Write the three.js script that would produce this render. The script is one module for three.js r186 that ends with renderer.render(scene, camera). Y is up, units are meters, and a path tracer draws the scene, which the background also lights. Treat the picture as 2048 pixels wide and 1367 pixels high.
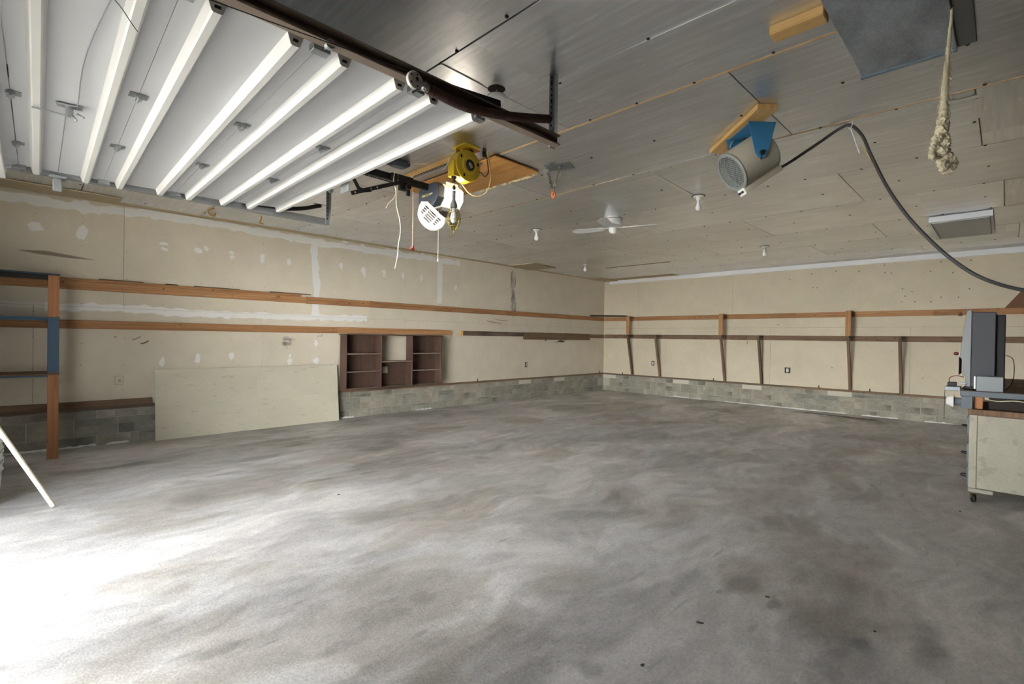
import * as THREE from 'three';
import { mergeGeometries } from 'three/addons/utils/BufferGeometryUtils.js';

// ------------------------------------------------------------------ camera, sky, sun, exposure
const scene = new THREE.Scene();
const EYE = 1.367, F = 988.38;                    // eye height in metres, focal length in pixels of the 2048 x 1367 frame
const camera = new THREE.PerspectiveCamera(2 * Math.atan(683.5 / F) * 180 / Math.PI, 2048 / 1367, 0.05, 400);
const yaw = 44.987 * Math.PI / 180, pitch = -0.425 * Math.PI / 180, roll = -0.813 * Math.PI / 180;
const camF = new THREE.Vector3(Math.sin(yaw) * Math.cos(pitch), Math.sin(pitch), -Math.cos(yaw) * Math.cos(pitch));
const camR0 = new THREE.Vector3().crossVectors(camF, new THREE.Vector3(0, 1, 0)).normalize();
const camU0 = new THREE.Vector3().crossVectors(camR0, camF);
const camR = camR0.clone().multiplyScalar(Math.cos(roll)).addScaledVector(camU0, -Math.sin(roll));
const camU = camU0.clone().multiplyScalar(Math.cos(roll)).addScaledVector(camR0, Math.sin(roll));
camera.position.set(0, EYE, 0);
camera.quaternion.setFromRotationMatrix(new THREE.Matrix4().makeBasis(camR, camU, camF.clone().negate()));

scene.background = new THREE.Color().setRGB(0.885, 0.945, 1.03);   // even, bright overcast sky
scene.backgroundIntensity = 2.15;
const sun = new THREE.DirectionalLight(0xf7f9ff, 80);            // sun behind the building, on the far drive and the added house front across it
sun.position.set(9.5, 12.4, 4);
sun.target.position.set(-14, 0, -3);
sun.castShadow = true;
Object.assign(sun.shadow.camera, { left: -20, right: 20, top: 20, bottom: -20, near: 1, far: 60 });
sun.shadow.mapSize.set(2048, 2048);
scene.add(sun, sun.target);

const renderer = new THREE.WebGLRenderer({ antialias: true });
renderer.toneMapping = THREE.LinearToneMapping;
renderer.toneMappingExposure = 2.45;
renderer.shadowMap.enabled = true;

// ------------------------------------------------------------------ helpers
let seed = 7;
const rnd = () => { seed = (seed + 0x6d2b79f5) | 0; let t = Math.imul(seed ^ (seed >>> 15), 1 | seed); t = (t + Math.imul(t ^ (t >>> 7), 61 | t)) ^ t; return ((t ^ (t >>> 14)) >>> 0) / 4294967296; };
const rr = (a, b) => a + (b - a) * rnd();
const V = (x, y, z) => new THREE.Vector3(x, y, z);
// a photo pixel as a direction, and where that direction meets a plane of the room
const ray = (px, py) => camF.clone().addScaledVector(camR, (px - 1024) / F).addScaledVector(camU, -(py - 683.5) / F);
const onY = (px, py, y) => { const d = ray(px, py); return V(0, EYE, 0).addScaledVector(d, (y - EYE) / d.y); };
const onX = (px, py, x) => { const d = ray(px, py); return V(0, EYE, 0).addScaledVector(d, x / d.x); };
const onZ = (px, py, z) => { const d = ray(px, py); return V(0, EYE, 0).addScaledVector(d, z / d.z); };
const atD = (px, py, D) => V(0, EYE, 0).addScaledVector(ray(px, py), D);

const names = {};
const numbered = (n) => { names[n] = (names[n] ?? -1) + 1; return names[n] ? n + '_' + String(names[n]).padStart(3, '0') : n; };
function tag(o, label, category, group, kind) {
  o.userData.label = label; if (category) o.userData.category = category;
  if (group) o.userData.group = group; if (kind) o.userData.kind = kind; return o;
}
function thing(name, label, category, group) { const g = new THREE.Group(); g.name = numbered(name); scene.add(g); return tag(g, label, category, group); }
function structure(name, label) { const g = new THREE.Group(); g.name = name; scene.add(g); g.userData.kind = 'structure'; g.userData.label = label; return g; }
function mesh(name, geo, mat, parent) {
  const m = new THREE.Mesh(geo, mat); m.name = parent ? name : numbered(name); m.castShadow = m.receiveShadow = true; (parent ?? scene).add(m); return m;
}
// a box with eased edges; uv in metres with u along its longest side, shifted so that no two pieces show the same grain
function boxGeo(sx, sy, sz, c = 0.003, shift = true) {
  const h = [sx / 2, sy / 2, sz / 2]; c = Math.min(c, h[0] * 0.6, h[1] * 0.6, h[2] * 0.6);
  const pos = [], uv = [], long = h.indexOf(Math.max(...h)), ou = shift ? rnd() * 7 : 0, ov = shift ? rnd() * 7 : 0;
  const pt = (a, s, sb, sc) => { const p = [0, 0, 0], b = (a + 1) % 3, d = (a + 2) % 3; p[a] = s * h[a]; p[b] = sb * (h[b] - c); p[d] = sc * (h[d] - c); return p; };
  const tri = (p, q, r, ax) => {
    const n = new THREE.Vector3().crossVectors(V(...q).sub(V(...p)), V(...r).sub(V(...p)));
    if (n.dot(V(...p).add(V(...q)).add(V(...r))) < 0) [q, r] = [r, q];
    const ua = ax === long ? (ax + 1) % 3 : long, va = 3 - ax - ua;
    for (const k of [p, q, r]) { pos.push(...k); uv.push(k[ua] + ou, k[va] + ov); }
  };
  const quad = (p, q, r, s, ax) => { tri(p, q, r, ax); tri(p, r, s, ax); };
  for (let a = 0; a < 3; a++) for (const s of [-1, 1]) quad(pt(a, s, -1, -1), pt(a, s, 1, -1), pt(a, s, 1, 1), pt(a, s, -1, 1), a);
  for (let a = 0; a < 3; a++) for (const s of [-1, 1]) for (const sb of [-1, 1]) {   // the edge between the a face and the b face
    const b = (a + 1) % 3; quad(pt(a, s, sb, -1), pt(a, s, sb, 1), pt(b, sb, 1, s), pt(b, sb, -1, s), a);
  }
  for (const x of [-1, 1]) for (const y of [-1, 1]) for (const z of [-1, 1]) tri(pt(0, x, y, z), pt(1, y, z, x), pt(2, z, x, y), 0);
  const g = new THREE.BufferGeometry();
  g.setAttribute('position', new THREE.Float32BufferAttribute(pos, 3)); g.setAttribute('uv', new THREE.Float32BufferAttribute(uv, 2)); g.computeVertexNormals(); return g;
}
function box(name, mat, x, y, z, parent, c = 0.003) {   // x, y, z are [from, to]
  const m = mesh(name, boxGeo(x[1] - x[0], y[1] - y[0], z[1] - z[0], c), mat, parent);
  m.position.set((x[0] + x[1]) / 2, (y[0] + y[1]) / 2, (z[0] + z[1]) / 2); return m;
}
// a bar from p to q, w wide across and t thick along "up"
function barGeo(p, q, w, t, up = V(0, 1, 0), c = 0.003) {
  const d = q.clone().sub(p), L = d.length(); d.normalize();
  const s = new THREE.Vector3().crossVectors(d, up).normalize(), u = new THREE.Vector3().crossVectors(s, d);
  return boxGeo(L, t, w, c).applyMatrix4(new THREE.Matrix4().makeBasis(d, u, s).setPosition(p.clone().add(q).multiplyScalar(0.5)));
}
const bar = (name, mat, p, q, w, t, parent, up, c) => mesh(name, barGeo(p, q, w, t, up, c), mat, parent);
function tubeGeo(pts, r, seg = 0, rad = 8, curved = true) {
  const path = curved ? new THREE.CatmullRomCurve3(pts) : new THREE.CurvePath();
  if (!curved) for (let i = 0; i + 1 < pts.length; i++) path.add(new THREE.LineCurve3(pts[i], pts[i + 1]));
  return new THREE.TubeGeometry(path, seg || pts.length * 6, r, rad, false);
}
const tube = (name, mat, pts, r, parent, seg, rad) => mesh(name, tubeGeo(pts, r, seg, rad), mat, parent);
const lathe = (pts, seg = 28) => new THREE.LatheGeometry(pts.map(([r, y]) => new THREE.Vector2(r, y)), seg);
function cyl(r0, r1, p, q, seg = 20, open = false) {
  const d = q.clone().sub(p), g = new THREE.CylinderGeometry(r1, r0, d.length(), seg, 1, open);
  return g.applyMatrix4(new THREE.Matrix4().makeRotationFromQuaternion(new THREE.Quaternion().setFromUnitVectors(V(0, 1, 0), d.clone().normalize())).setPosition(p.clone().add(q).multiplyScalar(0.5)));
}
const flat = (g) => (g.index ? g.toNonIndexed() : g);
const merge = (list) => mergeGeometries(list.map((g) => { const n = flat(g); for (const k of Object.keys(n.attributes)) if (!['position', 'normal', 'uv'].includes(k)) n.deleteAttribute(k); return n; }));
const shapeOf = (pts) => { const s = new THREE.Shape(); pts.forEach(([x, y], i) => (i ? s.lineTo(x, y) : s.moveTo(x, y))); return s; };

// ------------------------------------------------------------------ noise and textures
const P = new Uint8Array(512); { const a = [...Array(256).keys()]; for (let i = 255; i > 0; i--) { const j = Math.floor(rnd() * (i + 1)); [a[i], a[j]] = [a[j], a[i]]; } for (let i = 0; i < 512; i++) P[i] = a[i & 255]; }
function vn(x, y) {
  const X = Math.floor(x), Y = Math.floor(y), u = x - X, v = y - Y, s = u * u * (3 - 2 * u), t = v * v * (3 - 2 * v), a = X & 255, b = Y & 255;
  const h00 = P[P[a] + b], h10 = P[P[(a + 1) & 255] + b], h01 = P[P[a] + ((b + 1) & 255)], h11 = P[P[(a + 1) & 255] + ((b + 1) & 255)];
  return ((h00 + (h10 - h00) * s) * (1 - t) + (h01 + (h11 - h01) * s) * t) / 255;
}
const fbm = (x, y, n = 4) => { let s = 0, a = 0.5, w = 0; for (let i = 0; i < n; i++) { s += a * vn(x, y); w += a; a *= 0.5; x = x * 2.03 + 17.1; y = y * 2.03 + 9.7; } return s / w; };
function data(w, h, f, srgb = true, n = 4) {
  const d = new Uint8Array(w * h * 4), c = [0, 0, 0];
  for (let y = 0, i = 0; y < h; y++) for (let x = 0; x < w; x++, i += 4) { f(x / w, y / h, c); d[i] = Math.max(0, Math.min(255, c[0])); d[i + 1] = Math.max(0, Math.min(255, c[1])); d[i + 2] = Math.max(0, Math.min(255, c[2])); d[i + 3] = 255; }
  const t = new THREE.DataTexture(d, w, h, THREE.RGBAFormat); t.wrapS = t.wrapT = THREE.RepeatWrapping; t.magFilter = THREE.LinearFilter; t.minFilter = THREE.LinearMipmapLinearFilter; t.generateMipmaps = true;
  if (srgb) t.colorSpace = THREE.SRGBColorSpace; t.needsUpdate = true; return t;
}
const hex = (h) => [(h >> 16) & 255, (h >> 8) & 255, h & 255];
const std = (color, roughness = 0.8, metalness = 0, extra = {}) => new THREE.MeshStandardMaterial({ color, roughness, metalness, side: THREE.DoubleSide, ...extra });
const scaled = (t, mx, my = mx) => { t.repeat.set(1 / mx, 1 / my); return t; };

// wood: grain along u; knots and darker streaks
function woodTex(base, dark, knots = 0.5, mx = 2.4, my = 0.5, stain = 0) {
  const b = hex(base), k = hex(dark), kn = []; const K = Math.round(knots * 9);
  for (let i = 0; i < K; i++) kn.push([rnd() * mx, rnd() * my, rr(0.007, 0.016)]);
  return scaled(data(512, 128, (u, v, c) => {
    let x = u * mx, y = v * my, bend = 0, ring = 0;
    for (const [kx, ky, r] of kn) { const dx = (x - kx) * 0.5, dy = y - ky, d = Math.hypot(dx, dy); bend += Math.exp(-d * d / 0.0025) * Math.sign(dy || 1) * 0.02; ring = Math.max(ring, 1 - Math.min(1, Math.hypot((x - kx) * 0.75, dy) / r)); }
    const g = vn(x * 1.1 + 31, (y + bend) * 95) * 0.55 + vn(x * 5, (y + bend) * 240) * 0.25 + fbm(x * 2, y * 12, 3) * 0.35;
    let m = Math.max(0, Math.min(1, (g - 0.35) * 0.8)) + Math.min(1, ring * 1.6) * 0.9 + stain * Math.max(0, fbm(x * 3.1 + 5, y * 9, 4) - 0.5) * 3;
    m = Math.min(1, m); for (let i = 0; i < 3; i++) c[i] = b[i] + (k[i] - b[i]) * m + (vn(x * 40, y * 300) - 0.5) * 10;
  }), mx, my);
}
const W = {
  pine: std(0xffffff, 0.75, 0, { map: woodTex(0xb5875a, 0x6d4425, 1.3) }),
  pineB: std(0xffffff, 0.75, 0, { map: woodTex(0xaa7c50, 0x623f24, 1.3, 2.1, 0.43, 0.25) }),
  old: std(0xffffff, 0.8, 0, { map: woodTex(0x80664e, 0x453425, 1, 2.2, 0.47, 0.35) }),
  sill: std(0xffffff, 0.85, 0, { map: woodTex(0x71604d, 0x3a2d22, 0.3, 2.3, 0.5, 0.4) }),
  grey: std(0xffffff, 0.85, 0, { map: woodTex(0x6d5b4c, 0x33281f, 0.4, 2.3, 0.5, 0.6) }),
  yellow: std(0xffffff, 0.7, 0, { map: woodTex(0xd8b274, 0xb18547, 0.5) }),
  walnut: std(0xffffff, 0.6, 0, { map: woodTex(0x5d463a, 0x35261e, 0.15, 1.7, 0.6, 0.35) }),
  post: std(0xffffff, 0.75, 0, { map: woodTex(0xb07a50, 0x7a4c2c, 0.5, 2, 0.5) }),
};

// ------------------------------------------------------------------ the setting
const ZL = -7.76, XB = 11.29, XF = -0.8, ZR = 0.78, H = 2.95;     // wall faces and ceiling height
const SILL0 = 0.43, SILL1 = 0.47;                                 // the wooden sill on top of the block course
const DZ0 = -4.95, DZ1 = -1.93, DH = 2.42;                        // the overhead door's opening in the front wall
const PZ0 = -1.8, PZ1 = -1.42;                                    // added narrow opening next to it, unseen, sized for the light on the floor

// concrete floor slab, cast in four bays
const stains = [];                                                // [x, z, rx, rz, depth, edge]
const addStain = (px, py, rx, rz, k, e = 0.6) => { const p = onY(px, py, 0); stains.push([p.x, p.z, rx, rz, k, e]); };
addStain(900, 1290, 0.42, 0.5, 0.07, 0.12); addStain(1486, 1172, 0.17, 0.1, 0.16); addStain(1545, 1208, 0.09, 0.04, 0.2); addStain(1175, 1338, 0.08, 0.07, 0.16);
addStain(560, 880, 0.5, 0.12, 0.2); addStain(240, 932, 0.55, 0.14, 0.16); addStain(520, 915, 0.5, 0.12, 0.14); addStain(460, 946, 0.18, 0.06, 0.18); addStain(590, 890, 0.2, 0.07, 0.16);
addStain(1625, 826, 0.1, 0.55, 0.5); addStain(1690, 833, 0.12, 0.5, 0.55); addStain(1725, 838, 0.1, 0.35, 0.45); addStain(1450, 822, 0.3, 0.1, 0.2); addStain(1720, 1284, 0.1, 0.06, 0.18); addStain(1860, 1285, 0.25, 0.1, 0.16);
addStain(1540, 1045, 0.35, 0.16, 0.12);  addStain(640, 960, 0.16, 0.05, 0.18);  addStain(440, 1300, 0.12, 0.05, 0.16); addStain(300, 1200, 0.3, 0.1, 0.06);
addStain(735, 945, 0.12, 0.05, 0.16); addStain(1130, 880, 0.5, 0.16, 0.1); addStain(1400, 870, 0.4, 0.16, 0.09); addStain(1610, 1240, 0.2, 0.1, 0.1); addStain(1700, 1300, 0.4, 0.12, 0.12);
for (let i = 0; i < 220; i++) stains.push([rr(-0.6, 11), rr(-7.6, 1.2), rr(0.02, 0.12), rr(0.008, 0.022), rr(0.05, 0.16), 0.7]);
function concrete(x0, x1, z0, z1, w, h) {
  return data(w, h, (u, v, c) => {
    const x = x0 + u * (x1 - x0), z = z0 + v * (z1 - z0);
    const wx = x + 0.25 * vn(x * 2, z * 2), wz = z + 0.25 * vn(x * 2 + 40, z * 2);
    let k = 0.91 + 0.1 * (fbm(wx * 0.6 + 3, wz * 0.8, 4) - 0.5) + 0.17 * (fbm(wx * 1.6, wz * 3.4 + 8, 5) - 0.5) + 0.17 * (fbm(wx * 7 + 5, wz * 15, 4) - 0.5);
    k += 0.08 * (vn(x * 60, z * 110) - 0.5) + 0.07 * (vn(x * 150, z * 190) - 0.5) + 0.05 * (vn(x * 330, z * 330) - 0.5);
    const worn = fbm(wx * 0.9 + 60, wz * 2.2 + 20, 5); if (worn > 0.58) k += Math.min(0.1, (worn - 0.58) * 1.3); if (worn < 0.4) k -= Math.min(0.1, (0.4 - worn) * 1.1);
    const pit = vn(x * 38 + 9, z * 52); if (pit > 0.93) k *= 0.93;
    const grime = fbm(wx * 1.3 + 21, wz * 1.9 + 33, 5) ; let gr = 0; if (grime > 0.54) { gr = Math.min(1, (grime - 0.54) * 8); k *= 1 - 0.09 * gr; }
    for (const s of stains) { const dx = (x - s[0]) / s[2], dz = (z - s[1]) / s[3]; if (dx > 1.6 || dx < -1.6 || dz > 1.6 || dz < -1.6) continue; const d = Math.hypot(dx, dz) + 1.1 * (fbm(x * 9 + s[0], z * 12, 4) - 0.5); if (d < 1) k *= 1 - s[4] * Math.min(1, (1 - d) / s[5]); }
    const t = 0.5 * (fbm(x * 0.7 + 11, z * 0.7, 3) - 0.5);
    c[0] = 216 * k * (1 + 0.06 * t); c[1] = (212 - 3 * gr) * k; c[2] = (208 - 9 * gr) * k * (1 - 0.08 * t);
  });
}
const floor = structure('floor', 'worn grey concrete garage floor with stains');
const bays = [[XF - 0.2, 4.6, -6, 0.5, 2048, 2048], [4.6, XB + 0.2, -6, 0.5, 1024, 1024], [XF - 0.2, XB + 0.2, 0.5, ZR + 0.2, 512, 64], [XF - 0.2, 4.6, ZL - 0.2, -6, 1024, 512], [4.6, XB + 0.2, ZL - 0.2, -6, 1024, 256]];
const floorBump = scaled(data(256, 256, (u, v, c) => { c[0] = c[1] = c[2] = 255 * (0.6 * fbm(u * 16, v * 16, 3) + 0.4 * vn(u * 128, v * 128)); }, false), 0.8);
for (const [x0, x1, z0, z1, w, h] of bays) {
  const map = concrete(x0, x1, z0, z1, w, h); map.wrapS = map.wrapT = THREE.ClampToEdgeWrapping;
  const g = new THREE.BoxGeometry(x1 - x0, 0.12, z1 - z0), p = g.attributes.position, uv = g.attributes.uv, uv1 = new Float32Array(p.count * 2);
  for (let i = 0; i < p.count; i++) { const u = p.getX(i) / (x1 - x0) + 0.5, v = p.getZ(i) / (z1 - z0) + 0.5; uv.setXY(i, u, v); uv1[2 * i] = u * (x1 - x0); uv1[2 * i + 1] = v * (z1 - z0); }
  g.setAttribute('uv1', new THREE.BufferAttribute(uv1, 2));
  const b = floorBump.clone(); b.channel = 1; b.repeat.set(1 / 0.8, 1 / 0.8);
  const m = mesh('slab', g, std(0xffffff, 0.55, 0, { map, bumpMap: b, bumpScale: 0.0015 }), floor); m.position.set((x0 + x1) / 2, -0.06, (z0 + z1) / 2);
}

// drywall: one print of paint, joint compound and marks for each of the two walls in view
function wallPaint(w, h, u0, u1, y0, y1, base, draw) {
  const cv = document.createElement('canvas'); cv.width = w; cv.height = h; const g = cv.getContext('2d');
  const im = g.createImageData(w, h);
  for (let j = 0, i = 0; j < h; j++) for (let k = 0; k < w; k++, i += 4) {
    const x = u0 + (u1 - u0) * k / w, y = y1 - (y1 - y0) * j / h;
    const m = 1 + 0.07 * (fbm(x * 0.9, y * 1.3, 3) - 0.5) + 0.05 * (fbm(x * 6 + 9, y * 5, 3) - 0.5) + 0.03 * (vn(x * 90, y * 90) - 0.5);
    im.data[i] = base[0] * m; im.data[i + 1] = base[1] * m; im.data[i + 2] = base[2] * (m - 0.02 * (fbm(x * 2 + 50, y * 2, 2) - 0.5)); im.data[i + 3] = 255;
  }
  g.putImageData(im, 0, 0);
  draw(g, (x) => (x - u0) / (u1 - u0) * w, (y) => (y1 - y) / (y1 - y0) * h, w / (u1 - u0));
  const t = new THREE.CanvasTexture(cv); t.colorSpace = THREE.SRGBColorSpace; t.magFilter = THREE.LinearFilter; return t;
}
const PUTTY = 'rgb(226,224,220)';
function blob(g, cx, cy, rx, ry, col, alpha = 1, jag = 0.35, turn = 0) {
  g.globalAlpha = alpha; g.fillStyle = col; g.beginPath(); const n = 18;
  for (let i = 0; i < n; i++) { const a = i / n * 2 * Math.PI, r = 1 + (rnd() - 0.5) * jag, x = Math.cos(a) * rx * r, y = Math.sin(a) * ry * r; const X = cx + x * Math.cos(turn) - y * Math.sin(turn), Y = cy + x * Math.sin(turn) + y * Math.cos(turn); i ? g.lineTo(X, Y) : g.moveTo(X, Y); }
  g.closePath(); g.fill(); g.globalAlpha = 1;
}
function ragged(g, pts, half, col, alpha = 1, jag = 0.4) {          // a ragged band of joint compound along a line of canvas points
  g.globalAlpha = alpha; g.fillStyle = col; g.beginPath(); const up = [], dn = [];
  for (let i = 0; i + 1 < pts.length; i++) { const [x0, y0] = pts[i], [x1, y1] = pts[i + 1], L = Math.hypot(x1 - x0, y1 - y0), n = Math.max(2, Math.round(L / 6)), nx = -(y1 - y0) / L, ny = (x1 - x0) / L;
    for (let k = 0; k <= n; k++) { const t = k / n, x = x0 + (x1 - x0) * t, y = y0 + (y1 - y0) * t, a = half * (1 + (vn(x * 0.07 + i, y * 0.07) - 0.5) * 2 * jag + (rnd() - 0.5) * jag * 0.5), b = half * (1 + (vn(x * 0.07 + 77, y * 0.07) - 0.5) * 2 * jag + (rnd() - 0.5) * jag * 0.5); up.push([x + nx * a, y + ny * a]); dn.push([x - nx * b, y - ny * b]); } }
  [...up, ...dn.reverse()].forEach(([x, y], i) => (i ? g.lineTo(x, y) : g.moveTo(x, y))); g.closePath(); g.fill(); g.globalAlpha = 1;
}
const leftPaint = wallPaint(2048, 424, XF, XB, SILL0, H, [206, 196, 176], (g, X, Y, k) => {
  const at = (px, py) => { const p = onZ(px, py, ZL); return [X(p.x), Y(p.y)]; };
  const line = (a) => a.map(([x, y]) => at(x, y));
  ragged(g, line([[-40, 383], [0, 389], [100, 405], [200, 420], [300, 427], [420, 446], [560, 470], [660, 489], [760, 502], [860, 517], [920, 527]]), 0.052 * k, PUTTY, 0.95);
  for (const [x, y, w, h] of [[163, 410, 0.09, 0.06], [165, 420, 0.03, 0.05], [400, 440, 0.07, 0.06], [580, 475, 0.05, 0.06], [725, 490, 0.04, 0.07], [845, 512, 0.04, 0.06], [690, 483, 0.05, 0.03]]) blob(g, ...at(x, y), w * k, h * k, PUTTY, 0.95, 0.5);
  ragged(g, line([[630, 482], [629, 520], [634, 560], [632, 592], [631, 632]]), 0.055 * k, PUTTY, 0.95, 0.35);
  ragged(g, line([[880, 520], [880, 560], [879, 606]]), 0.06 * k, PUTTY, 0.8, 0.15);
  ragged(g, line([[90, 613], [200, 614], [290, 618], [345, 624], [430, 628], [560, 633], [640, 634], [734, 637]]), 0.045 * k, PUTTY, 0.9, 0.35);
  ragged(g, line([[0, 606], [60, 609], [110, 612]]), 0.03 * k, PUTTY, 0.35, 0.3);
  for (const [x, y, w, h, t] of [[71, 453, 0.065, 0.05, 0], [164, 465, 0.05, 0.085, 0.2], [327, 487, 0.05, 0.02, 0], [329, 498, 0.045, 0.02, 0.3], [397, 501, 0.05, 0.035, 0.3], [413, 497, 0.025, 0.035, -0.5], [463, 505, 0.035, 0.03, 0], [464, 514, 0.03, 0.03, 0], [525, 512, 0.035, 0.03, 0], [525, 519, 0.03, 0.04, 0.2], [578, 524, 0.035, 0.05, 0],
    [682, 531, 0.035, 0.05, 0], [727, 541, 0.045, 0.06, 0], [730, 550, 0.02, 0.03, 0.4], [768, 543, 0.045, 0.03, 0], [768, 550, 0.025, 0.03, 0], [806, 551, 0.025, 0.055, 0], [843, 556, 0.025, 0.06, 0], [912, 573, 0.03, 0.03, 0], [911, 577, 0.03, 0.03, 0],
    [324, 724, 0.03, 0.06, 0.1], [396, 717, 0.035, 0.065, 0.1], [463, 711, 0.03, 0.05, 0], [579, 722, 0.04, 0.05, 0], [632, 721, 0.045, 0.05, 0], [632, 686, 0.035, 0.05, 0], [580, 711, 0.02, 0.03, 0], [336, 631, 0.05, 0.012, 0], [454, 635, 0.04, 0.02, 0]]) blob(g, ...at(x, y), w * k, h * k, PUTTY, 0.92, 0.45, t);
  // greasy and scuffed marks
  for (let i = 0; i < 26; i++) { const a = at(575 + (rnd() - 0.5) * 18, 676 + rnd() * 14); blob(g, a[0], a[1], rr(2, 7), rr(2, 6), 'rgb(70,62,55)', 0.16, 0.8); }
  for (const [x, y, r] of [[577, 688, 4], [573, 695, 3], [643, 671, 5], [636, 672, 4]]) blob(g, ...at(x, y), r, r * 0.8, 'rgb(80,72,64)', 0.2, 0.8);
  for (let i = 0; i < 90; i++) { const t = rnd(), a = at(1027 + (rnd() - 0.5) * 10, 540 + t * 82); g.globalAlpha = 0.16; g.fillStyle = 'rgb(58,58,60)'; g.fillRect(a[0] - 3, a[1], rr(2, 6), rr(10, 40)); g.globalAlpha = 1; }
  for (let i = 0; i < 14; i++) { const a = at(1105 + rnd() * 32, 679 + rnd() * 6); blob(g, a[0], a[1], rr(2, 5), rr(1, 4), 'rgb(48,50,48)', 0.35, 0.8); }
  blob(g, ...at(1122, 682), 20, 4.5, 'rgb(35,36,36)', 0.85, 0.7); blob(g, ...at(1092, 680), 5, 4, 'rgb(45,46,46)', 0.6, 0.8);
  const scratch = (a, b, w, col) => { const p = at(...a), q = at(...b); g.strokeStyle = col; g.lineWidth = w; g.beginPath(); g.moveTo(...p); g.quadraticCurveTo((p[0] + q[0]) / 2, (p[1] + q[1]) / 2 + 3, ...q); g.stroke(); };
  g.globalAlpha = 0.75; { const p = [[31, 499], [90, 501], [140, 510], [192, 520], [140, 516], [80, 508]].map(([x, y]) => at(x, y)); g.fillStyle = 'rgb(118,104,84)'; g.beginPath(); p.forEach((q, i) => (i ? g.lineTo(...q) : g.moveTo(...q))); g.closePath(); g.fill(); } g.globalAlpha = 1;
  scratch([264, 679], [281, 672], 2, 'rgba(120,95,75,.7)'); scratch([281, 687], [297, 681], 2.4, 'rgba(70,60,52,.9)'); scratch([974, 641], [1002, 646], 2.6, 'rgba(150,105,85,.8)'); scratch([990, 638], [1015, 641], 2, 'rgba(130,100,85,.7)');
  scratch([228, 673], [233, 671], 2, 'rgba(100,80,65,.6)');
  g.fillStyle = 'rgba(70,60,50,.75)';
  for (let x = 0.12; x < 11.2; x += 0.406) for (const y of [0.62, 0.95, 1.28, 1.63, 1.71, 2.05, 2.4, 2.7]) if (rnd() < 0.75) { const q = [X(x + rr(-0.02, 0.02)), Y(y + rr(-0.04, 0.04))]; g.fillRect(q[0], q[1], 1.3, 1.3); }
  g.strokeStyle = 'rgba(150,135,108,.8)'; g.lineWidth = 1; { const p = at(230, 752), q = at(246, 768); g.strokeRect(p[0], p[1], q[0] - p[0], q[1] - p[1]); g.fillStyle = 'rgba(150,138,110,.6)'; g.fillRect(p[0] + 5, p[1] + 6, 5, 7); }
});
const backPaint = wallPaint(2048, 512, ZL, ZR, SILL0, H, [200, 189, 165], (g, X, Y, k) => {
  const at = (px, py) => { const p = onX(px, py, XB); return [X(p.z), Y(p.y)]; };
  g.fillStyle = 'rgba(75,62,48,.8)';
  for (let z = -7.55; z < 1.3; z += 0.406) for (const y of [0.55, 0.9, 1.22, 1.62, 1.71, 2.05, 2.35, 2.62, 2.84]) if (rnd() < 0.75) { g.fillRect(X(z + rr(-0.02, 0.02)), Y(y + rr(-0.04, 0.04)), 1.6, 1.6); }
  for (const [x, y] of [[1214, 711], [1580, 559], [1626, 575], [1634, 575], [1623, 547], [1672, 542], [1718, 542], [1664, 735], [1769, 530], [1861, 542], [1906, 545], [1939, 577], [1805, 577], [1810, 592], [1882, 594], [1917, 594], [1830, 603], [1862, 603], [1447, 714], [1770, 545], [1783, 546], [1824, 521], [1882, 523], [1942, 520]]) { const p = at(x, y); g.beginPath(); g.arc(p[0], p[1], 2.2, 0, 7); g.fill(); }
  for (const [x, y, a, b] of [[1556, 649, 5, 2.5], [1824, 583, 4, 1.5], [1803, 603, 5, 1.2], [1845, 756, 6, 1]]) blob(g, ...at(x, y), a, b, 'rgb(120,95,70)', 0.6, 0.6);
  for (let i = 0; i < 40; i++) blob(g, X(rr(-7.6, 1.2)), Y(rr(0.5, 2.9)), rr(2, 9), rr(0.6, 2), 'rgb(150,132,104)', 0.25, 0.7);
});
const leftBoard = std(0xffffff, 0.85, 0, { map: leftPaint }), backBoard = std(0xffffff, 0.85, 0, { map: backPaint });
const studMat = std(0x5a5046, 0.9);
function wallPanel(parent, along, a0, a1, y0, y1, mat, U0, U1) {    // a drywall sheet whose print is taken from its place on the wall
  const t = 0.012, g = along === 'x' ? new THREE.BoxGeometry(a1 - a0, y1 - y0, t) : new THREE.BoxGeometry(t, y1 - y0, a1 - a0);
  const m = mesh('drywall_sheet', g, mat, parent);
  if (along === 'x') m.position.set((a0 + a1) / 2, (y0 + y1) / 2, ZL - t / 2); else m.position.set(XB + t / 2, (y0 + y1) / 2, (a0 + a1) / 2);
  const p = g.attributes.position, uv = g.attributes.uv;
  for (let i = 0; i < p.count; i++) { const a = along === 'x' ? p.getX(i) + m.position.x : p.getZ(i) + m.position.z; uv.setXY(i, (a - U0) / (U1 - U0), (p.getY(i) + m.position.y - SILL0) / (H - SILL0)); }
  return m;
}
const wallLeft = structure('wall_left', 'long tan drywall wall with patches of white joint compound above a block course');
const wallBack = structure('wall_back', 'tan drywall end wall above a concrete block course');
const MID = 1.67;
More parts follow.
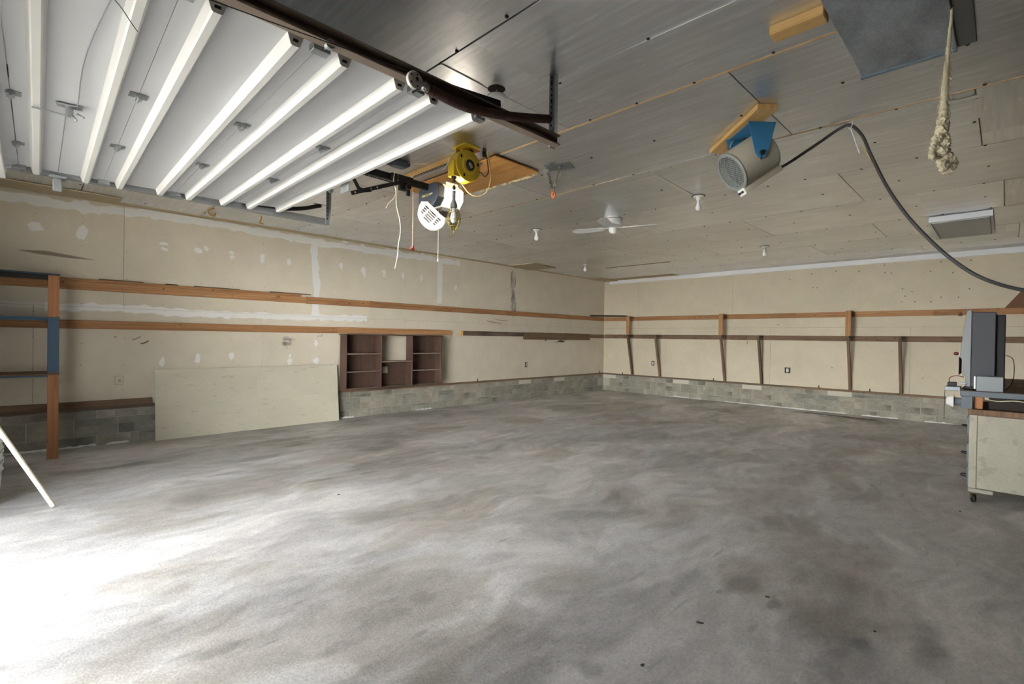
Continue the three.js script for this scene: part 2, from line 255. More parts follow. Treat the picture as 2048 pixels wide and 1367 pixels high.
// the small gaps are the open joints; taped joints are butted tight
for (const [a, b] of [[XF, 0.922], [0.9255, 3.32], [3.32, 5.76], [5.76, 8.192], [8.1955, XB]]) wallPanel(wallLeft, 'x', a, b, MID + 0.001, H, leftBoard, XF, XB);
for (const [a, b] of [[XF, 0.118], [0.1215, 2.546], [2.548, 4.98], [4.982, 7.42], [7.4225, 9.86], [9.862, XB]]) wallPanel(wallLeft, 'x', a, b, SILL1, MID - 0.001, leftBoard, XF, XB);
for (const [a, b] of [[ZL, -6.711], [-6.708, -4.345], [-4.342, -1.992], [-1.99, 0.45], [0.452, ZR]]) wallPanel(wallBack, 'z', a, b, MID + 0.001, H, backBoard, ZL, ZR);
for (const [a, b] of [[ZL, -5.93], [-5.928, -3.541], [-3.538, -1.219], [-1.216, ZR]]) wallPanel(wallBack, 'z', a, b, SILL1, MID - 0.002, backBoard, ZL, ZR);
box('stud_backing', studMat, [XF - 0.2, XB + 0.2], [SILL1, H + 0.1], [ZL - 0.16, ZL - 0.0125], wallLeft);
box('stud_backing', studMat, [XB + 0.0125, XB + 0.16], [SILL1, H + 0.1], [ZL - 0.16, ZR + 0.2], wallBack);
box('sill_plate', W.sill, [XF, 1.25], [SILL0 + 0.005, SILL1], [ZL - 0.14, ZL + 0.012], wallLeft); box('nailer', W.old, [XF, 1.22], [SILL1 + 0.001, 0.545], [ZL + 0.001, ZL + 0.03], wallLeft); box('sill_plate', W.sill, [1.25, 3.6], [SILL0, SILL1 + 0.004], [ZL - 0.14, ZL + 0.01], wallLeft); box('sill_plate', W.old, [3.6, XB], [SILL0, SILL1], [ZL - 0.14, ZL + 0.012], wallLeft);
box('sill_plate', W.sill, [XB - 0.014, XB + 0.14], [SILL0, SILL1], [ZL + 0.01, -3.1], wallBack); box('sill_plate', W.old, [XB - 0.014, XB + 0.14], [SILL0, SILL1], [-3.1, ZR], wallBack);

// concrete blocks in three courses, joints raked back
const blockTex = [[158, 152, 137], [150, 145, 132], [163, 156, 140], [146, 143, 131]].map((c0, q) => scaled(data(256, 128, (u, v, c) => {
  const x = u * 0.8, y = v * 0.4; let k = 0.95 + 0.22 * (fbm(x * 5 + q * 7, y * 6, 4) - 0.5) + 0.12 * (vn(x * 160, y * 160) - 0.5) + 0.1 * (fbm(x * 30, y * 30, 2) - 0.5);
  const st = fbm(x * 3 + 31 + q, y * 3, 3); if (st > 0.58) k -= (st - 0.58) * 0.75; for (let i = 0; i < 3; i++) c[i] = c0[i] * k;
}), 0.8, 0.4));
const blockBump = scaled(data(128, 128, (u, v, c) => { c[0] = c[1] = c[2] = 255 * (0.5 * vn(u * 60, v * 60) + 0.5 * vn(u * 25, v * 25)); }, false), 0.2);
const blockMats = blockTex.map((map) => std(0xffffff, 0.95, 0, { map, bumpMap: blockBump, bumpScale: 0.0012 }));
const blockPale = std(0xc0bbaa, 0.95, 0, { bumpMap: blockBump, bumpScale: 0.002 });
const mortarMat = std(0xaea99b, 0.95);
const COURSE = [[0.335, SILL0 - 0.003], [0.128, 0.328], [-0.05, 0.121]];
const blockGeos = COURSE.map(([a, b]) => [0, 1, 2, 3].map(() => boxGeo(0.397, b - a, 0.18, 0.004)));
COURSE.forEach(([y0, y1], r) => {
  for (let x = XB - 0.2 - (r % 2) * 0.203 - 0.05; x > XF - 0.3; x -= 0.4064) {
    const m = mesh('block', blockGeos[r][Math.floor(rnd() * 4)], r === 0 && rnd() < 0.12 ? blockPale : blockMats[Math.floor(rnd() * 4)], wallLeft); m.position.set(x, (y0 + y1) / 2, ZL - 0.09 + 0.004 + rr(-0.002, 0.002));
  }
  for (let z = ZL + 0.2 + (r % 2) * 0.203; z < ZR + 0.2; z += 0.4064) {
    const m = mesh('block', blockGeos[r][Math.floor(rnd() * 4)], r === 0 && rnd() < 0.2 ? blockPale : blockMats[Math.floor(rnd() * 4)], wallBack); m.position.set(XB + 0.09 - 0.004 + rr(-0.002, 0.002), (y0 + y1) / 2, z); m.rotation.y = Math.PI / 2;
  }
});
box('mortar', mortarMat, [XF - 0.2, XB + 0.2], [-0.05, SILL0], [ZL - 0.18, ZL - 0.002], wallLeft);
box('mortar', mortarMat, [XB + 0.002, XB + 0.18], [-0.05, SILL0], [ZL - 0.18, ZR + 0.2], wallBack);

// smears of white caulk and efflorescence where block meets slab
const caulk = std(0xd9d8d2, 0.9);
function bead(parent, pts, wall) { const q = []; for (let i = 0; i + 1 < pts.length; i++) { const p0 = wall ? onX(...pts[i], XB - 0.006) : onZ(...pts[i], ZL + 0.006), p1 = wall ? onX(...pts[i + 1], XB - 0.006) : onZ(...pts[i + 1], ZL + 0.006); const n = 8; for (let k = 0; k < n; k++) { const c = p0.clone().lerp(p1, (k + 0.5) / n); c.y = 0.006 + rr(0, 0.008); q.push(new THREE.IcosahedronGeometry(1, 1).scale(wall ? 0.012 : p0.distanceTo(p1) / n * 0.75, rr(0.008, 0.02), wall ? p0.distanceTo(p1) / n * 0.75 : 0.012).translate(c.x, c.y, c.z)); } } const m = mesh('caulk_bead', merge(q), caulk, parent); m.userData.kind = 'stuff'; }
bead(wallBack, [[1340, 790], [1400, 797]], 1); bead(wallBack, [[1450, 801], [1520, 808], [1600, 816], [1690, 825]], 1); bead(wallBack, [[1725, 829], [1795, 834]], 1); bead(wallBack, [[1850, 839], [1905, 844]], 1);
bead(wallLeft, [[0, 907], [95, 900], [190, 892]], 0); bead(wallLeft, [[213, 889], [257, 885]], 0); bead(wallLeft, [[680, 839], [707, 836]], 0); bead(wallLeft, [[831, 822], [862, 818]], 0);

// unseen front and side walls, with the open doorway and an added side opening for daylight
const plain = std(0xc2b79c, 0.9);
const wallFront = structure('wall_front', 'tan front wall with an open overhead doorway');
box('wall_section', plain, [XF - 0.2, XF], [0, H + 0.1], [ZL - 0.2, DZ0], wallFront, 0.001);
box('wall_section', plain, [XF - 0.2, XF], [0, H + 0.1], [DZ1, PZ0], wallFront, 0.001); box('wall_section', plain, [XF - 0.2, XF], [0, H + 0.1], [PZ1, ZR + 0.2], wallFront, 0.001); box('wall_section', plain, [XF - 0.2, XF], [2.08, H + 0.1], [PZ0, PZ1], wallFront, 0.001);  // pieces around the added side opening, put in to light the middle floor
box('wall_section', plain, [XF - 0.2, XF], [DH, H + 0.1], [DZ0, DZ1], wallFront, 0.001);
const wallRight = structure('wall_right', 'unseen side wall made dark brown to keep bounce light off the floor');
box('wall_section', std(0x4a3c2e, 0.8), [XF - 0.2, XB + 0.2], [0, H + 0.1], [ZR, ZR + 0.2], wallRight, 0.001);  // set close and dark to cut bounce light on the near floor
const drive = structure('driveway', 'pale concrete driveway outside the open door');
box('pavement', std(0xb8b4aa, 0.9), [-60, XF - 0.2], [-0.25, -0.02], [-60, 60], drive, 0.001);

const across = structure('added_bounce_wall', 'added white house front, unseen, bouncing sunlight into the room');
box('bounce_face', std(0xe2e2de, 0.9), [-14.4, -14], [-0.02, 4.6], [-10, 15], across, 0.001);  // added out of view to throw sunlight deep into the room

// foil-faced insulation boards on the ceiling, over wooden framing
const ceiling = structure('ceiling', 'ceiling of silver foil-faced insulation boards');
const foilBump = scaled(data(512, 512, (u, v, c) => { c[0] = c[1] = c[2] = 255 * fbm(u * 4, v * 4, 2); }, false), 2.2);
const foilRough = scaled(data(512, 512, (u, v, c) => { const s = fbm(u * 5 + 3, v * 90, 3), d = fbm(u * 4 + 9, v * 4, 3); c[0] = c[2] = 0; c[1] = 255 * (0.8 + 0.06 * (s - 0.5) + 0.12 * (d - 0.5)); }, false), 1.9);
const foilTint = scaled(data(1024, 512, (u, v, c) => {
  let k = 236 + 26 * (fbm(u * 6, v * 110, 3) - 0.5) + 26 * (fbm(u * 3 + 4, v * 3, 3) - 0.5);
  const sc = fbm(u * 16 + 7, v * 70, 3); if (sc > 0.72) k += Math.min(9, (sc - 0.72) * 160);
  c[0] = k - 2; c[1] = k; c[2] = k + 3;
}), 2.3);
const FOIL_R = 0.42;
const foil = [0, 1, 2].map((i) => std(new THREE.Color().setScalar(1 - 0.04 * i), FOIL_R, 1, { map: foilTint, roughnessMap: foilRough, bumpMap: foilBump, bumpScale: 0.0016 }));
const rows = [XF, 0.49, 1.72, 2.935, 4.175, 5.415, 6.67, 7.95, 9.14, 10.34, 10.92];
const cross = [[-2.6, -5.04], [-2.6, -5.04], [-2.35, -4.79, 0.09], [-1.18, -3.62, -6.06], [-2.42, -4.86, -0.16], [-1.14, -3.58, -6.02], [-2.48, -4.92, -0.04], [-1.28, -3.72, -6.16], [-2.3, -4.74, 0.1], [-3.4, -1.0, -5.8]];
cross.forEach((cuts, r) => {
  const zs = [ZL + 0.12, ...cuts, ZR].sort((a, b) => a - b), x0 = rows[r], x1 = rows[r + 1];
  for (let i = 0; i + 1 < zs.length; i++) {
    const m = mesh('foil_board', boxGeo(x1 - x0 - 0.007, 0.025, zs[i + 1] - zs[i] - 0.005, 0.002), foil[Math.floor(rnd() * 3)], ceiling);
    m.position.set((x0 + x1) / 2, H + 0.0125, (zs[i] + zs[i + 1]) / 2); m.rotation.set(rr(-1, 1) * 0.0012, 0, rr(-1, 1) * 0.0025);
  }
});
box('ceiling_framing', std(0xb98a58, 0.85), [XF - 0.2, XB + 0.2], [H + 0.032, H + 0.13], [ZL - 0.2, ZR + 0.2], ceiling, 0.001);

// ------------------------------------------------------------------ more of the ceiling: open seams, tape, fasteners, edge strips
const cardMat = std(0xb9a888, 0.9), whiteStrip = std(0xf4f5f6, 0.7), tapeMat = std(0xe6e8e8, 0.34, 1), capMat = std(0x2a2622, 0.7), foamMat = std(0xe0c58c, 0.9);
box('edge_strip', cardMat, [XF, 5.3], [H - 0.012, H + 0.028], [ZL, ZL + 0.118], wallLeft); box('edge_strip', cardMat, [5.3, XB], [H - 0.004, H + 0.03], [ZL, ZL + 0.118], wallLeft);
box('edge_strip', cardMat, [XF, 0.86], [H - 0.018, H - 0.004], [ZL + 0.03, ZL + 0.42], wallLeft);
box('edge_strip', cardMat, [7.55, 8.35], [H - 0.018, H - 0.002], [ZL + 0.02, ZL + 0.75], wallLeft).rotation.y = 0.12;
box('edge_strip', whiteStrip, [10.93, XB], [H - 0.003, H + 0.03], [-5.6, ZR], wallBack); box('edge_strip', cardMat, [10.93, XB], [H - 0.003, H + 0.03], [ZL, -5.602], wallBack);
box('edge_strip', cardMat, [10.5, 11.28], [H - 0.02, H - 0.006], [ZL + 0.03, ZL + 0.42], wallLeft);
box('top_strip', whiteStrip, [XB - 0.012, XB - 0.0005], [2.851, H - 0.004], [-7.6, ZR], wallBack);
const tape = (a, b, w) => { const p = onY(...a, H), q = onY(...b, H); p.y = q.y = H - 0.003; bar('foil_tape', tapeMat, p, q, w, 0.002, ceiling, V(0, 1, 0), 0.0005); };
tape([1712, 249], [1957, 191], 0.05); tape([1957, 196], [1954, 236], 0.05); tape([1060, 187], [1490, -4], 0.03); tape([1010, 418], [1299, 343], 0.05); tape([1302, 342], [1450, 303], 0.06); tape([1302, 344], [1392, 395], 0.04); tape([1600, 262], [1660, 244], 0.04); tape([880, 128], [965, 172], 0.02);
const caps = [];
for (let r = 1; r < rows.length; r++) for (const xx of [rows[r], rows[r] + 0.62]) for (let z = ZL + 0.3; z < ZR; z += 0.406 * (xx === rows[r] ? 1 : 1.5)) if (xx < 10.9 && rnd() < 0.9) {
  const q = lathe([[0, -0.0045], [0.0085, -0.0042], [0.0095, -0.002], [0.0095, 0.004]], 8); q.translate(xx + rr(-0.03, 0.03), H, z + rr(-0.04, 0.04)); caps.push(q);
}
const capSet = mesh('fastener_caps', merge(caps), capMat, ceiling); capSet.userData.kind = 'stuff'; capSet.userData.label = 'small dark fastener caps dotted along the ceiling boards';
// pale wood showing along two open seams
box('seam_batten', std(0xd8b98a, 0.8), [2.925, 2.945], [H - 0.002, H + 0.02], [-3.1, ZR], ceiling, 0.001); box('seam_batten', std(0xcfae84, 0.8), [4.168, 4.182], [H - 0.002, H + 0.02], [-5.4, 0.6], ceiling, 0.001);
// rusty streaks and a dark slot in the far boards
{ const p = onY(1212, 536, H), q = onY(1340, 523, H); p.y = q.y = H - 0.001; bar('slot', std(0x4b463f, 0.8), p, q, 0.05, 0.003, ceiling, V(0, 1, 0), 0.0005); }

// ------------------------------------------------------------------ the overhead door, open along the ceiling
const doorWhite = std(0xbdbec0, 0.5, 0, { bumpMap: foilBump, bumpScale: 0.0006 }), ribWhite = std(0xc9c8c4, 0.45), galv = std(0xa4a8aa, 0.45, 0.75), galvDull = std(0x8b8e90, 0.6, 0.6), blackSteel = std(0x1f1e1d, 0.55, 0.3), rust = std(0x4c352c, 0.7, 0.25), darkHole = std(0x0b0b0b, 0.9);
const door = structure('door_1', 'white sectional overhead garage door raised under the ceiling'); door.userData.category = 'garage door';
const ZN = -1.97, ZF = -4.93;                                     // its two ends
const ribX = [[0.03, 0.088], [0.288, 0.355], [0.489, 0.557], [0.758, 0.817], [0.959, 1.02], [1.223, 1.278], [1.411, 1.494], [1.675, 1.75]];
const ribY = [2.49, 2.49, 2.49, 2.497, 2.5, 2.505, 2.515, 2.535];  // far ends hang a little higher towards the top section
const slab = (p, q, r, s, t) => {                                 // a panel of thickness t over the quad p q r s
  const up = V(0, t, 0), b = [p, q, r, s], u = b.map((v) => v.clone().add(up)), pos = [];
  const f = (a, c, d, e) => { for (const v of [a, c, d, a, d, e]) pos.push(v.x, v.y, v.z); };
  f(b[0], b[1], b[2], b[3]); f(u[3], u[2], u[1], u[0]); for (let i = 0; i < 4; i++) f(b[i], u[i], u[(i + 1) % 4], b[(i + 1) % 4]);
  const g = new THREE.BufferGeometry(); g.setAttribute('position', new THREE.Float32BufferAttribute(pos, 3)); const uv = []; for (let i = 0; i < pos.length; i += 3) uv.push(pos[i], pos[i + 2]); g.setAttribute('uv', new THREE.Float32BufferAttribute(uv, 2)); g.computeVertexNormals(); return g;
};
const FACE = 0.045;                                               // rib depth below the sheet
const edge = (a, k) => [V(a[0], 2.49 + FACE, ZN), V(a[1], k + FACE, ZF)];
const joints = [[[-0.062, -0.002], 2.49], [[0.388, 0.458], 2.49], [[0.858, 0.918], 2.498], [[1.317, 1.386], 2.51], [[1.70, 1.775], 2.538]];
const hingeGeo = merge([boxGeo(0.075, 0.006, 0.055, 0.001), boxGeo(0.03, 0.02, 0.06, 0.002).translate(0, -0.008, 0), cyl(0.006, 0.006, V(0, -0.018, -0.035), V(0, -0.018, 0.035), 8)]);
const ribShape = shapeOf([[-0.031, FACE], [-0.019, 0.006], [-0.013, 0], [0.013, 0], [0.019, 0.006], [0.031, FACE]]);
function rib(ax, yf, parent) {                                     // a pressed hat-shaped stiffener across the door, open at its ends
  const p = V(ax[0], 2.49, ZN - 0.002), q = V(ax[1], yf, ZF + 0.002), d = q.clone().sub(p), L = d.length(); d.normalize();
  const g = new THREE.ExtrudeGeometry(ribShape, { depth: L, bevelEnabled: false }), s = new THREE.Vector3().crossVectors(V(0, 1, 0), d).normalize(), u = new THREE.Vector3().crossVectors(d, s);
  const m = mesh('rib', g.applyMatrix4(new THREE.Matrix4().makeBasis(s, u, d).setPosition(p)), ribWhite, parent);
  const h = mesh('end_hole', boxGeo(0.02, 0.011, 0.004, 0.001), darkHole, parent); h.position.copy(p).add(V(0.0, 0.022, 0.001)); return m;
}
const hingeAt = (j, t, parent) => { const [[a, b], k] = joints[j]; const m = mesh('hinge', hingeGeo, galv, parent); m.position.set(a + (b - a) * t, 2.49 + (k - 2.49) * t + FACE - 0.004, ZN + (ZF - ZN) * t); };
for (let s = 0; s < 4; s++) {
  const [a, ka] = joints[s], [b, kb] = joints[s + 1], A = edge(a, ka), B = edge(b, kb);
  const sec = mesh('door_section', slab(A[0].clone().add(V(0.001, 0, 0)), B[0].clone().add(V(-0.0008, 0, 0)), B[1].clone().add(V(-0.0008, 0, 0)), A[1].clone().add(V(0.001, 0, 0)), 0.012), doorWhite, door);
  rib(ribX[s * 2], ribY[s * 2], sec); rib(ribX[s * 2 + 1], ribY[s * 2 + 1], sec);
  if (s) for (const t of [0.36, 0.67]) hingeAt(s, t, sec);
}
{ // bottom section, turning down into the curve of the tracks
  const A = edge(...joints[0]), B = [V(-0.46, 2.36, ZN), V(-0.40, 2.36, ZF)];
  const sec = mesh('door_section', slab(B[0], A[0].clone().add(V(-0.004, 0, 0)), A[1].clone().add(V(-0.004, 0, 0)), B[1], 0.012), doorWhite, door);
  const p = V(-0.14, 2.45, ZN), q = V(-0.09, 2.45, ZF); bar('rib', ribWhite, p, q, 0.05, 0.05, sec); bar('rib', ribWhite, V(-0.4, 2.36, ZN), V(-0.34, 2.36, ZF), 0.05, 0.05, sec);
  for (const t of [0.5, 0.8]) hingeAt(0, t, sec);
}
{ // lock with its handle and pull wires across the door
  const p = onY(139, 213, 2.525), sec = door.children[0];
  const l = mesh('lock', merge([boxGeo(0.1, 0.008, 0.05, 0.002), cyl(0.016, 0.016, V(0, 0, 0), V(0, -0.05, 0), 12), barGeo(V(-0.005, -0.05, 0), V(-0.14, -0.045, 0.01), 0.014, 0.006), barGeo(V(0.01, -0.045, 0), V(0.03, -0.075, 0.03), 0.012, 0.012), barGeo(V(0.03, -0.03, 0), V(0.06, -0.05, 0.02), 0.012, 0.01)]), galv, sec);
  l.position.copy(p); l.rotation.y = -0.15;
  mesh('lock_wire', tubeGeo([p.clone().add(V(0.03, -0.006, 0)), onY(172, 110, 2.525), V(0.24, 2.522, ZN + 0.02)], 0.0025, 8, 5), galvDull, sec); mesh('lock_wire', tubeGeo([p.clone().add(V(-0.01, -0.006, 0)), V(0.2, 2.522, ZF + 0.03)], 0.0025, 6, 5), galvDull, sec);
  const r = onY(124, 352, 2.5); const b = mesh('end_latch', merge([boxGeo(0.1, 0.02, 0.05), boxGeo(0.05, 0.09, 0.02).translate(0, -0.05, -0.05), boxGeo(0.03, 0.02, 0.09).translate(0.03, 0, -0.03)]), galv, sec); b.position.set(0.2, 2.505, ZF - 0.02);
  const pale = mesh('latch_tongue', boxGeo(0.045, 0.05, 0.015), ribWhite, sec); pale.position.set(0.205, 2.45, ZF - 0.075);
}
{ const sec = door.children[3];                                    // plate that the opener arm pulls on
  const g = merge([boxGeo(0.008, 0.1, 0.13, 0.002), boxGeo(0.05, 0.006, 0.13, 0.002).translate(-0.025, 0.05, 0)]); const m = mesh('pull_plate', g, galv, sec); m.position.set(1.775, 2.52, -3.62); }
// rollers at the ends of the sections
for (const [a, k] of joints) for (const [x, z, y] of [[a[0], ZN, 2.49], [a[1], ZF, k]]) {
  const s = z === ZN ? 1 : -1, sec = door.children[Math.min(3, joints.findIndex((j) => j[0] === a))];
  const m = mesh('roller_bracket', merge([boxGeo(0.07, 0.03, 0.045, 0.002), cyl(0.005, 0.005, V(0.01, 0, 0), V(0.01, 0, s * 0.07), 8), cyl(0.02, 0.02, V(0.01, 0, s * 0.055), V(0.01, 0, s * 0.075), 14)]), galv, sec); m.position.set(x, y + FACE - 0.014, z - s * 0.01);
}

// ------------------------------------------------------------------ tracks, hangers, springs
const trackShape = (s) => shapeOf([[0, -0.03], [0.05, -0.03], [0.05, -0.022], [0.006, -0.022], [0.006, 0.022], [0.05, 0.022], [0.05, 0.03], [0, 0.03]].map(([x, y]) => [-s * x, y]));
function track(zc, s, mat, mat2, label, y) {
  const g = thing('door_track', label, 'door track', 'garage door tracks');
  const geo = new THREE.ExtrudeGeometry(trackShape(s), { depth: 2.6, bevelEnabled: false }).rotateY(Math.PI / 2).translate(0, 0, 0);
  const m = mesh('rail', geo, mat, g); m.position.set(-0.33, y, zc); m.scale.z = 1;
  const c = []; for (let i = 0; i <= 12; i++) { const a = i / 12 * Math.PI / 2; c.push(V(-0.33 - Math.sin(a) * 0.38, y - 0.38 + Math.cos(a) * 0.38, zc)); } c.push(V(-0.71, 0.02, zc));
  mesh('lower_rail', merge(c.slice(1).map((q, i) => barGeo(c[i], q, 0.05, 0.05, V(0, 0, 1)))), mat, g);
  const x = 2.255, h = mesh('hanger', merge([boxGeo(0.036, H - y + 0.03, 0.003, 0.0005).translate(0, (H - y - 0.03) / 2, 0), boxGeo(0.003, H - y + 0.03, 0.036, 0.0005).translate(0.018, (H - y - 0.03) / 2, 0.018)]), mat2, g); h.position.set(x, y, zc - s * 0.012);
  const holes = []; for (let k = 0; k < 11; k++) holes.push(boxGeo(0.009, k % 3 ? 0.014 : 0.026, 0.0045, 0.0005).translate(0, 0.03 + k * 0.036, 0)); mesh('slot', merge(holes), darkHole, h).userData.kind = 'stuff';
  const end = mesh('end_bracket', boxGeo(0.05, 0.07, 0.006, 0.001), mat2, g); end.position.set(2.262, y, zc - s * 0.006);
  return g;
}
const YT = 2.545;
track(-1.94, 1, std(0x85776a, 0.6, 0.2), galv, 'dark weathered steel door track hung beside the open ceiling boards', YT);
track(-4.985, -1, galv, galvDull, 'galvanized steel door track hung on the side of the patched wall', YT);
function coil(pts, R, r, turns) { const path = new THREE.CatmullRomCurve3(pts), n = turns * 8, out = [], fr = path.computeFrenetFrames(n); for (let i = 0; i <= n; i++) { const p = path.getPointAt(i / n), a = i / 8 * 2 * Math.PI; out.push(p.addScaledVector(fr.normals[i], Math.cos(a) * R).addScaledVector(fr.binormals[i], Math.sin(a) * R)); } return new THREE.TubeGeometry(new THREE.CatmullRomCurve3(out), n, r, 4); }
{
  const g = thing('extension_spring', 'rust brown door spring sagging from a white pulley', 'spring', 'garage door springs');
  const z = -1.87, P0 = onZ(853, 176, z), P1 = onZ(1098, 238, z), M1 = onZ(930, 213, z), M2 = onZ(1010, 231, z);
  mesh('coil', coil([P0, M1, M2, P1], 0.0205, 0.0042, 120), rust, g);
  const pc = onZ(829, 161, z), pul = new THREE.LatheGeometry([[0.0, -0.011], [0.012, -0.011], [0.036, -0.01], [0.04, -0.006], [0.034, 0], [0.04, 0.006], [0.036, 0.01], [0, 0.011]].map(([a, b]) => new THREE.Vector2(a, b)), 24).rotateX(Math.PI / 2);
  const pm = mesh('pulley', pul, std(0xc9c7bd, 0.5, 0.3), g); pm.position.copy(pc);
  const hub = mesh('hub', cyl(0.009, 0.009, V(0, 0, -0.02), V(0, 0, 0.022), 10), rust, pm);
  for (let k = 0; k < 5; k++) { const a = k / 5 * 6.283; mesh('rim_hole', new THREE.CylinderGeometry(0.004, 0.004, 0.024, 8).rotateX(Math.PI / 2).translate(Math.cos(a) * 0.027, Math.sin(a) * 0.027, 0), darkHole, pm); }
  bar('fork', galv, pc.clone().add(V(0.005, -0.004, 0.014)), P0.clone().add(V(0.012, 0, 0.008)), 0.004, 0.02, g); mesh('eye', new THREE.TorusGeometry(0.013, 0.004, 8, 18).rotateY(0.5), galv, g).position.copy(P0);
  tube('end_hook', galvDull, [P1, P1.clone().add(V(0.03, 0.006, 0)), V(2.245, P1.y + 0.004, -1.925)], 0.003, g, 8, 6);
  bar('roller_stem', galv, onZ(822, 186, z + 0.01), onZ(842, 176, z + 0.01), 0.01, 0.01, g);
  tube('lift_cable', blackSteel, [pc.clone().add(V(-0.03, 0.03, 0)), V(0.4, pc.y - 0.02, -1.9), V(-0.5, pc.y - 0.06, -1.9)], 0.002, g, 12, 5);
}
{
  const g = thing('door_strut', 'dark steel angle strut lying above the sagging rust brown spring', 'strut');
  const p = onZ(842, 166, -1.96), q = onZ(997, 215, -1.96); const d = q.clone().sub(p);
  mesh('angle', merge([barGeo(p, q, 0.035, 0.003), barGeo(p.clone().add(V(0, 0.016, 0.0175)), q.clone().add(V(0, 0.016, 0.0175)), 0.003, 0.032)]), blackSteel, g);
}
{
  const g = thing('extension_spring', 'black door spring above the galvanized track by the patched wall', 'spring', 'garage door springs');
  const z = -5.0, P0 = onZ(470, 404, z), P1 = onZ(641, 411, z), M1 = onZ(540, 415, z), M2 = onZ(600, 417, z);
  mesh('coil', coil([P0, M1, M2, P1], 0.017, 0.004, 100), blackSteel, g); tube('end_hook', galvDull, [P1, V(2.0 + (P1.x - 2.0) / 2 + 0.02, P1.y + 0.01, z), V(2.25, P1.y + 0.01, -4.985)], 0.003, g, 8, 6);
  mesh('eye', new THREE.TorusGeometry(0.014, 0.004, 8, 16), galv, g).position.copy(P1);
}

// ------------------------------------------------------------------ timber on the walls
const bolt = (x, y, z, parent) => { const m = mesh('anchor_bolt', merge([cyl(0.008, 0.008, V(0, 0, 0), V(0, 0.05, 0), 8), cyl(0.016, 0.016, V(0, 0, 0), V(0, 0.012, 0), 6)]), blackSteel, parent); m.position.set(x, y, z); };
for (const px of [955, 1199]) { const p = onZ(px, 755, ZL + 0.006); bolt(p.x, SILL1, ZL + 0.008, wallLeft); }
for (const px of [1245, 1427, 1638, 1740]) { const p = onX(px, 755, XB - 0.006); bolt(XB - 0.009, SILL1, p.z, wallBack); }

function plank(label, mat, x, y, z, group, name = 'ledger_board') { const m = box(name, mat, x, y, z); return tag(m, label, 'board', group); }
const LEDL = 'ledger boards on the patched wall', LEDB = 'ledger boards on the end wall';
plank('upper ledger board running behind the shelf post on the patched wall', W.pine, [XF, 3.18], [1.868, 1.962], [ZL + 0.001, ZL + 0.04], LEDL);
plank('upper ledger board crossing both vertical putty joints on the patched wall', W.pineB, [3.182, 6.1], [1.866, 1.97], [ZL + 0.001, ZL + 0.04], LEDL);
plank('upper ledger board running into the corner of the two timbered walls', W.pineB, [6.102, XB - 0.045], [1.868, 1.968], [ZL + 0.001, ZL + 0.04], LEDL);
plank('thin cleat lying along the top of the upper ledger board near the shelf post', W.pineB, [0.32, 3.1], [1.9625, 2.0], [ZL + 0.001, ZL + 0.036], LEDL, 'cleat');
plank('lower ledger board behind the shelf post with a pale paint smear', W.pineB, [XF, 3.68], [1.408, 1.508], [ZL + 0.001, ZL + 0.04], LEDL);
plank('lower ledger board resting above the dark cubby bookcase', W.pine, [3.682, 6.03], [1.41, 1.512], [ZL + 0.001, ZL + 0.04], LEDL);
plank('grey weathered ledger board with a pale sawn end beside the wide plank', W.grey, [6.33, 8.1], [1.412, 1.505], [ZL + 0.001, ZL + 0.04], LEDL);
plank('pale sawn block at the end of the grey weathered ledger board', W.yellow, [6.255, 6.328], [1.41, 1.506], [ZL + 0.001, ZL + 0.04], undefined, 'wood_block');
plank('wide brown plank fixed below the upper ledger near the corner', W.old, [8.105, 10.6], [1.345, 1.51], [ZL + 0.001, ZL + 0.042], LEDL, 'wall_plank');
plank('short lower ledger board between the wide plank and the corner', W.old, [10.602, XB - 0.045], [1.41, 1.5], [ZL + 0.001, ZL + 0.04], LEDL);
for (const [a, b, c, d, l] of [[[198, 558], [287, 564], 0.014, 0.02, 'thin dark lath lying on the cleat by the open drywall joint'], [[330, 570], [357, 573], 0.012, 0.02, 'short black scrap lying on the upper ledger cleat'], [[388, 573], [480, 582], 0.012, 0.02, 'slim wood strip lying midway along the upper ledger cleat'], [[540, 583], [622, 590], 0.014, 0.02, 'slim dark strip lying on the cleat before the wide putty joint']]) {
  const p = onZ(...a, ZL + 0.02), q = onZ(...b, ZL + 0.02); p.y = q.y = 2.0065; tag(bar('lath', l.includes('black') ? blackSteel : W.grey, p, q, d, c - 0.002), l, 'lath', undefined);
}
const backRail = (y0, y1, cuts, mats, words) => cuts.slice(1).forEach((b, i) => plank(words[i], mats[i], [XB - 0.04, XB - 0.001], [y0, y1], [cuts[i] + 0.001, b - 0.001], LEDB));
backRail(1.866, 1.968, [ZL + 0.045, -5.2, -3.05, -0.9, ZR - 0.02], [W.pineB, W.pineB, W.pine, W.pineB], ['upper end wall ledger board under the black pipe in the corner', 'knotty upper end wall ledger board behind the second bracket post', 'pale upper end wall ledger board behind the third bracket post', 'upper end wall ledger board under the dark plywood offcut']);
backRail(1.405, 1.505, [ZL + 0.045, -4.0, -1.7, ZR - 0.02], [W.old, W.old, W.old], ['lower end wall ledger board running from the corner past two braces', 'dull lower end wall ledger board between the fourth brace and fifth brace', 'dull lower end wall ledger board passing behind the workbench machine']);
